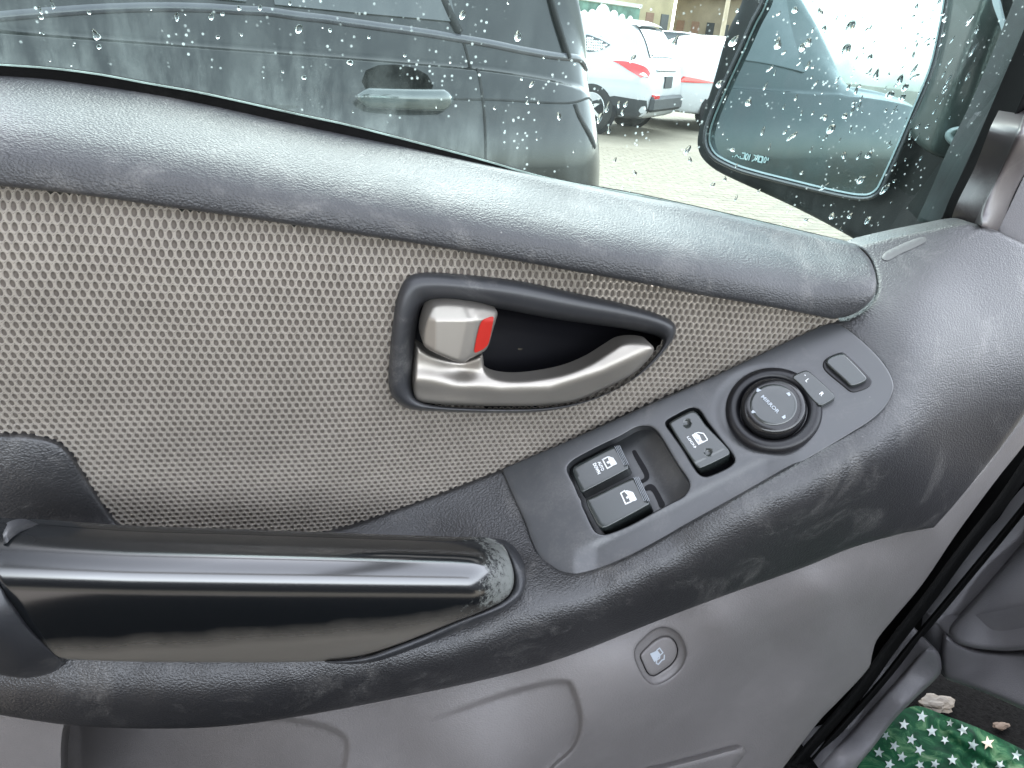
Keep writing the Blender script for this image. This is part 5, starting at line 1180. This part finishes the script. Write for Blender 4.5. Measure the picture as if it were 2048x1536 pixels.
bcar.panel('quarter_window', [(.50, s_*8.35), (.92, s_*8.35), (.96, s_*10.25), (.62, s_*10.0)], M['carglass'], bt, .006)
bcar.line('roof_rail', [(x, s_*10.8) for x in np.linspace(.6, 2.6, 20)], .03, M['cladding'], bt, .02)
seam = mat_simple('seam_black', (0.003, 0.003, 0.003), 0.7)

# door handle with its finger cup
def carpt(px, py, c=bcar, vguess=5.0, s_=s_):
    """(x, v) on the near side of a car seen at a photo pixel"""
    if not hasattr(c, 'grid'):
        gx = np.linspace(.005, 3.2, 90); gv = np.linspace(1.5, 12.5, 70); c.grid = [(a, b) for a in gx for b in gv]
        W_ = np.array([c.Sw(a, s_*b) for a, b in c.grid]); c.gp = proj(W_); c.gz = np.linalg.norm(W_-CAM, axis=1)
    d = np.sqrt(((c.gp-np.array([px, py]))**2).sum(1)); m = d < d.min()+10; k = int(np.argmin(np.where(m, c.gz+d*.01, 1e9))); X, Vv = c.grid[k]
    for rngx, rngv in ((.04, .16), (.01, .04)):
        g = [(X+a*rngx, Vv+b*rngv) for a in np.linspace(-1, 1, 7) for b in np.linspace(-1, 1, 7)]
        P_ = proj(np.array([c.Sw(max(a, .001), s_*b) for a, b in g])); k = int(np.argmin(((P_-np.array([px, py]))**2).sum(1))); X, Vv = max(g[k][0], .001), g[k][1]
    return X, Vv
def pxline(name, pts, wd, mat, off=.003, v0=5.0):
    q = cr(pts, False, 9); out = []
    for a, b in q:
        r_ = carpt(a, b, bcar, v0); out.append((r_[0], s_*r_[1])); v0 = r_[1]
    out = np.array(out)
    for _ in range(14): out[1:-1] = (out[:-2]+2*out[1:-1]+out[2:])/4
    bcar.line(name, out, wd, mat, bt, off)
pxline('belt_moulding', [(-40, 37), (0, 33), (195, 18), (350, 14), (520, 23), (700, 45), (907, 75), (1078, 108), (1150, 124), (1184, 134)], .020, mat_simple('belt_strip', (0.06, 0.06, 0.07), 0.3, coat=.4), .006, 8)
pxline('door_seam', [(968, 372), (971, 290), (968, 215), (958, 160), (945, 118), (918, 66)], .007, seam, .002)
pxline('window_post', [(918, 66), (900, 30), (880, -20)], .018, seam, .010, 8)
pxline('bumper_seam', [(1150, 208), (1158, 240), (1178, 262), (1189, 296)], .014, seam)
pxline('window_post', [(1136, 118), (1118, 60), (1098, -10)], .012, seam, .010, 8)
pxline('shoulder_crease', [(905, 198), (1000, 200), (1100, 206), (1200, 210)], .006, seam, .001)
hx0, hv0 = carpt(712, 205); hx1, hv1 = carpt(900, 210)
cupx, cupv = carpt(795, 168)
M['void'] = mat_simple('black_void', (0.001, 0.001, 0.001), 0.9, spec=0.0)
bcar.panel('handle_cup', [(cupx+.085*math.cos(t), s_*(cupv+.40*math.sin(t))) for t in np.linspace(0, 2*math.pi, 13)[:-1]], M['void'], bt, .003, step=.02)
P0_, P1_ = bcar.Sw(hx0, s_*hv0, .035), bcar.Sw(hx1, s_*hv1, .035)
d_ = (P1_-P0_); L_ = np.linalg.norm(d_); d_ /= L_; up_ = np.array([0, 0, 1.0])-d_*d_[2]; up_ /= np.linalg.norm(up_); nrm = np.cross(d_, up_); 
if nrm[1] > 0: nrm = -nrm
prof = []
rows = []
for t in np.linspace(0, 1, 19):
    e = min(1, (1-abs(2*t-1))*5)**.5; hh = (.021+.004*t)*max(e, .25); dp = .012*max(e, .2); arch = .016*math.sin(math.pi*t)
    c = P0_+d_*L_*t+nrm*(arch-.012); rows.append(np.array([c+up_*hh*math.cos(a)+nrm*dp*math.sin(a) for a in np.linspace(0, 2*math.pi, 17)[:-1]]))
v, f = ringloft(rows); bh = obj('door_handle', v, f+[tuple(range(16)), tuple(len(v)-16+i for i in range(16))][::-1], mat_simple('lightened_black_paint', (0.05, 0.065, 0.065), 0.2, coat=1.0), bt)  # black paint made paler for the reflections it catches
for x in (.85, 3.45):
    for sd_ in (1, -1): bcar.wheel(x, sd_, bt, .36)

# white SUV
def rot_car(tab, W, corner_px, cornerxv, ang, Yd_, **k):
    c = Car(tab, W, (0, 0, 0), ang, **k); p = ground(*map(np.float64, corner_px)); o_ = c.T(c.S(*cornerxv)); c.o = np.array([p[0]-o_[0], p[1]-o_[1], 0])
    if np.linalg.norm(c.T(c.S(1., 5))-CAM) > np.linalg.norm(c.T(c.S(1., -5))-CAM) and cornerxv[1] > 0: return rot_car(tab, W, corner_px, (cornerxv[0], -cornerxv[1]), ang, Yd_, **k)
    return c
wc = rot_car(SUV, 1.85, (1262, 278), (.15, 3), math.pi-math.radians(42), 0, scale=.93)
wnear = 1 if np.linalg.norm(wc.T(wc.S(1., 5))-CAM) < np.linalg.norm(wc.T(wc.S(1., -5))-CAM) else -1
wt_ = thing('parked_car', tuple(wc.T((2.2, 0, 0))), 'white suv with long red tail light and dotted quarter window left of the mirror', 'car', 'cars in the parking lot')
n_ = wnear
wc.body('body', M['whitepaint'], wt_, nx=60)
wc.panel('cladding', [(.02, n_*1.2), (.30, n_*1.3), (1.0, n_*1.8), (1.0, n_*2.4), (.5, n_*3.0), (.03, n_*2.9), (.01, n_*1.6)], M['cladding'], wt_, .006, step=.08)
wc.panel('tail_light', [(.05, n_*6.9), (.06, n_*6.0), (.14, n_*5.5), (.34, n_*6.0), (.62, n_*6.9), (.36, n_*7.1)], M['taillight'], wt_, .012, step=.04)
wc.panel('reversing_lamp', [(.06, n_*6.1), (.10, n_*5.75), (.17, n_*5.8), (.12, n_*6.15)], M['clearlens'], wt_, .016, step=.03)
q1 = wc.panel('quarter_window', [(lambda r_: (r_[0], n_*r_[1]))(carpt(a, b, wc, 8.5, n_)) for a, b in ((1166, 69), (1178, 70), (1200, 78), (1221, 90), (1208, 98), (1192, 103), (1178, 104), (1160, 100))], M['carglass'], wt_, .006)
for i in range(9):
    for j in range(5):
        px, py = 1176+i*4.6, 77+j*5.4+i*.4
        if py > 102-max(0, (px-1196))*.35 or py < 75+(px-1178)*.36: continue
        r_ = carpt(px, py, wc, 8.5, n_); c = wc.Sw(r_[0], n_*r_[1], .010); v, f = lathe([(.018, 0), (.012, .003), (.0005, .004)], c, CAM-c, 8); obj('window_dot', v, f, M['platewhite'], q1)
wc.panel('side_window', [(1.35, n_*8.5), (2.7, n_*8.5), (2.5, n_*10.2), (1.35, n_*10.2)], M['carglass'], wt_, .006)
wc.panel('rear_window', [(.15, n_*11.3), (.15, -n_*11.3), (.42, -n_*11.5), (.42, n_*11.5)], M['carglass'], wt_, .012, step=.05) if False else None
# tail glass, bumper, number plate laid on the tail
V = []; 
def tail_quad(c, name, x0, x1, v0a, v0b, mat, parent, off=.012, n=10):
    V = []; 
    for i in range(n+1):
        x = x0+(x1-x0)*i/n
        for j in range(n+1):
            u = -1+2*j/n; P = c.sec(x); yv = (v0a+(v0b-v0a)*i/n)*u; zt = P[13][1]; zz = np.interp(abs(yv), [P[13][0], P[12][0], P[11][0], P[10][0]], [P[13][1], P[12][1], P[11][1], P[10][1]]); V.append(c.T((x, yv, zz))+np.array([0, 0, off*.6])-c.R[:, 0]*off)
    Fc = [(i*(n+1)+j, i*(n+1)+j+1, (i+1)*(n+1)+j+1, (i+1)*(n+1)+j) for i in range(n) for j in range(n)]
    return obj(name, V, Fc, mat, parent)
tail_quad(wc, 'rear_window', .145, .43, .62, .52, M['carglass'], wt_, .016)
tail_quad(wc, 'spoiler', .43, .60, .60, .62, M['whitepaint'], wt_, .05)
def tail_box(c, name, y, z, w_, h_, mat, parent, x=0.0, d=.02, bev=.006):
    V, Fc = box((x-d/2, y, z), (d, w_, h_), None, bev); return obj(name, c.T(V), Fc, mat, parent, smooth=False)
pf = tail_box(wc, 'number_plate', 0.0, .80, .36, .17, M['cladding'], wt_, x=.03, d=.05); tail_box(wc, 'plate_face', 0.0, .80, .28, .11, M['platewhite'], pf, x=.003, d=.02)
tail_box(wc, 'bumper', 0, .50, 1.50, .22, M['cladding'], wt_, x=.03, d=.10, bev=.04); tail_box(wc, 'reflector', n_*.58, .60, .22, .07, M['taillight'], wt_, x=.0, d=.06)
tail_box(wc, 'chrome_strip', 0, .98, 1.0, .035, M['chrome'], wt_, x=.05, d=.06)
for x in (.85, 3.45):
    for sd_ in (1, -1): wc.wheel(x, sd_, wt_, .36)

# white saloon beyond it, tail to the left
sc_ = rot_car(SED, 1.85, (1337, 262), (.05, 3), math.radians(20), 0)
m_ = 1 if np.linalg.norm(sc_.T(sc_.S(1., 5))-CAM) < np.linalg.norm(sc_.T(sc_.S(1., -5))-CAM) else -1
st_ = thing('parked_car', tuple(sc_.T((2.3, 0, 0))), 'white saloon with a slim red tail light, half hidden by the wing mirror', 'car', 'cars in the parking lot')
sc_.body('body', M['whitepaint'], st_, nx=60)
sc_.panel('tail_light', [(.06, m_*4.8), (.10, m_*4.3), (.40, m_*4.5), (.85, m_*4.9), (.40, m_*5.3), (.12, m_*5.5)], M['taillight'], st_, .012, step=.04)
sc_.panel('side_window', [(1.05, m_*8.5), (2.7, m_*8.5), (2.4, m_*10.2), (1.35, m_*10.1)], M['carglass'], st_, .006)
sc_.panel('sill_trim', [(1.2, m_*1.5), (3.2, m_*1.5), (3.2, m_*2.2), (1.2, m_*2.2)], M['cladding'], st_, .006, step=.1)
for x in (1.0, 3.8):
    for sd_ in (1, -1): sc_.wheel(x, sd_, st_, .35)
# more cars down the lane
farc = [((1366, 168), 24.0, -35, 'silverpaint', 'small silver car far down the lane behind the white cars'), ((1392, 152), 30.0, -25, 'yellowpaint', 'pale yellow car far away beside the white saloon roof'), ((1350, 140), 36.0, -30, 'silverpaint', 'silver car farthest off, under the brown building'), ((1436, 172), 17.0, -28, 'whitepaint', 'white hatchback with a pink tail light against the mirror edge')]
for (px, py), dist, an, mt, lab in farc:
    p = ground(np.float64(px), np.float64(py)); c = Car(SED if dist > 20 else SUV, 1.8, (p[0], p[1], 0), math.pi+math.radians(an))
    t_ = thing('parked_car', tuple(c.T((2.3, 0, 0))), lab, 'car', 'cars in the parking lot')
    c.body('body', M[mt], t_, nx=36, sub=2)
    for sd_ in (1, -1):
        c.panel('side_window', [(1.0, sd_*8.5), (2.7, sd_*8.5), (2.4, sd_*10.2), (1.3, sd_*10.1)], M['carglass'], t_, .008)
        c.panel('tail_light', [(.05, sd_*5.8), (.10, sd_*5.2), (.30, sd_*5.6), (.30, sd_*6.6), (.10, sd_*6.6)], M['taillight'], t_, .012, step=.05)
        c.wheel(.9, sd_, t_, .33); c.wheel(3.6, sd_, t_, .33)
    tail_quad(c, 'rear_window', .16, .40, .60, .52, M['carglass'], t_, .02, 4)

# ------------------------------------------------------------------ buildings, kiosk, pole, trees
mb = mat_simple('yellow_plaster', (0.40, 0.335, 0.21), 0.9, nscale=.6, namp=.25)
mb2 = mat_simple('brown_plaster', (0.27, 0.22, 0.155), 0.9, nscale=.6, namp=.3)
mw = mat_simple('dark_window', (0.04, 0.045, 0.05), 0.15); mcurt = mat_simple('brown_shutter', (0.22, 0.13, 0.09), 0.7)
def building(px0, px1, dist, hgt, mat, label, floors, cols, ang=0.0, seed=0):
    d0 = ray(np.float64(px0), np.float64(91)); d1 = ray(np.float64(px1), np.float64(91))
    a = CAM+d0*dist/np.linalg.norm(d0[:2]); b = CAM+d1*(dist+ang)/np.linalg.norm(d1[:2]); a[2] = b[2] = 0
    u = b-a; L = np.linalg.norm(u); u /= L; n = np.cross(u, (0, 0, 1)); n = n if n @ (a-CAM) < 0 else -n
    R = np.stack([u, n, np.array([0, 0, 1.0])], 1); t = thing('apartment_building', tuple((a+b)/2), label, 'building')
    def bb(name, x, y, z, sx, sy, sz, m, par=t): V, Fc = box((x, y, z), (sx, sy, sz)); return obj(name, V @ R.T+a, Fc, m, par, smooth=False)
    bb('wall', L/2, -4, hgt/2, L, 8, hgt, mat); bb('cornice', L/2, -3.9, hgt+.15, L+.5, 8.6, .3, mat)
    rg = random.Random(seed)
    for fl_ in range(floors):
        z = hgt*(fl_+.55)/floors
        for c in range(cols):
            x = L*(c+.5)/cols
            if rg.random() < .42:
                bb('balcony', x, .55, z-.85, L/cols*.72, 1.1, .9, mat); w_ = bb('window', x, .02, z+.1, L/cols*.5, .06, 1.3, mw if rg.random() < .6 else mcurt)
            else:
                w_ = bb('window', x, .02, z, L/cols*.34, .06, 1.4, mw if rg.random() < .5 else mcurt); bb('sill', x, .07, z-.76, L/cols*.40, .16, .08, mat, w_)
    return t
building(1180, 1335, 48, 15, mb, 'pale yellow apartment block with balconies above the white suv', 4, 5, 4, 3)
building(1340, 1560, 56, 14, mb2, 'brown apartment block with shuttered windows behind the far cars', 4, 7, -3, 8)
building(700, 1172, 75, 12, mb, 'long cream building seen over the black suv roof', 3, 11, 0, 5)
# perimeter wall under the blocks
d0 = ground(np.float64(1290), np.float64(128)); d1 = ground(np.float64(1560), np.float64(150))
a = CAM+ray(np.float64(1200), np.float64(91))*40; b = CAM+ray(np.float64(1600), np.float64(91))*44; a[2] = b[2] = 0
u = b-a; L = np.linalg.norm(u); u /= L; V, Fc = box((L/2, 0, .8), (L, .3, 1.6)); R = np.stack([u, np.cross((0, 0, 1), u), np.array([0, 0, 1.0])], 1)
tag(obj('boundary_wall', V @ R.T+a, Fc, mat_simple('grey_wall', (0.26, 0.23, 0.20), 0.9, nscale=1.5, namp=.3), smooth=False), 'grey brown boundary wall running behind the far parked cars', 'wall')
# green notice hoarding on posts above the white suv
ka = CAM+ray(np.float64(1150), np.float64(36))*17; kb_ = CAM+ray(np.float64(1272), np.float64(60))*18.5
kz = 2.6; u = kb_-ka; u[2] = 0; L = np.linalg.norm(u); u /= L; n = np.cross(u, (0, 0, 1)); n = n if n @ (ka-CAM) < 0 else -n; R = np.stack([u, n, np.array([0, 0, 1.0])], 1); base = np.array([ka[0], ka[1], 0])
hd = thing('notice_board', tuple(base+u*L/2), 'green board with white figures and red rail above the white suv', 'sign')
def hb(name, x, y, z, sx, sy, sz, m, par=hd): V, Fc = box((x, y, z), (sx, sy, sz)); return obj(name, V @ R.T+base, Fc, m, par, smooth=False)
zc = float((CAM+ray(np.float64(1210), np.float64(38))*17.7)[2])
hb('panel', L/2, 0, zc, L, .08, .62, mat_simple('green_board', (0.09, 0.17, 0.13), 0.6, nscale=4, namp=.5)); hb('top_rail', L/2, .02, zc+.36, L, .14, .08, mat_simple('pale_rail', (.5, .55, .5), .6)); hb('lower_rail', L/2, .02, zc-.40, L, .12, .09, mat_simple('brown_red_rail', (0.20, 0.10, 0.09), 0.7))
for i in range(4): hb('post', L*(i+.08)/3.3, -.05, zc/2, .09, .09, zc, M['cladding'])
for x, s in ((.22, .16), (.38, .30), (.56, .20), (.70, .14), (.84, .12), (.10, .12)):
    c = base+u*L*x+n*.06+np.array([0, 0, zc+.02]); v, f = lathe([(s*.95, 0), (s*.8, .01), (.001, .012)], c, n, 14); obj('white_figure', v, f, M['platewhite'], hd)
pp = ground(np.float64(1432), np.float64(150)); pp = CAM+ray(np.float64(1440), np.float64(91))*26; 
v, f = lathe([(.09, 0), (.07, 3.0), (.06, 6.5), (.001, 6.51)], np.array([pp[0], pp[1], 0]), (0, 0, 1), 12)
tag(obj('street_pole', v, f, mat_simple('pole_tan', (.42, .34, .24), .7)), 'thin tan pole standing left of the wing mirror', 'pole')
mleaf = [mat_simple('leaf_green_%d' % i, c, 0.7, nscale=3, namp=.3) for i, c in enumerate([(0.05, 0.085, 0.03), (0.09, 0.12, 0.045)])]
mbark = mat_simple('bark', (0.09, 0.065, 0.045), 0.9)
def tree(px, dist, hgt, cr_, label, seed):
    rg = np.random.default_rng(seed); p = CAM+ray(np.float64(px), np.float64(91))*dist; b = np.array([p[0], p[1], 0])
    t = thing('tree', tuple(b), label, 'tree'); v, f = lathe([(.16, 0), (.11, hgt*.4), (.05, hgt*.7), (.001, hgt*.72)], b, (0, 0, 1), 8); parts = [(v, f)]
    for k in range(6):
        a = rg.uniform(0, 6.28); d = np.array([math.cos(a)*.7, math.sin(a)*.7, .8]); v, f = lathe([(.06, 0), (.02, cr_)], b+np.array([0, 0, hgt*rg.uniform(.3, .5)]), d, 6); parts.append((v, f))
    obj('trunk', *join(parts), mbark, t)
    cc = rg.normal(size=(14, 3))*np.array([cr_*.42, cr_*.42, hgt*.17])+b+np.array([0, 0, hgt*.68])
    for m_i in range(2):
        V = []; Fc = []
        for k in range(1300):
            c = cc[rg.integers(14)]+rg.normal(size=3)*cr_*.25; e1 = rg.normal(size=3); e1 /= np.linalg.norm(e1); e2 = np.cross(e1, rg.normal(size=3)); e2 /= np.linalg.norm(e2); s = rg.uniform(.08, .16); o_ = len(V)
            V += [c-e1*s, c+e2*s*.5, c+e1*s, c-e2*s*.5]; Fc.append((o_, o_+1, o_+2, o_+3))
        tag(obj('crown', V, Fc, mleaf[m_i], t, smooth=False), None)
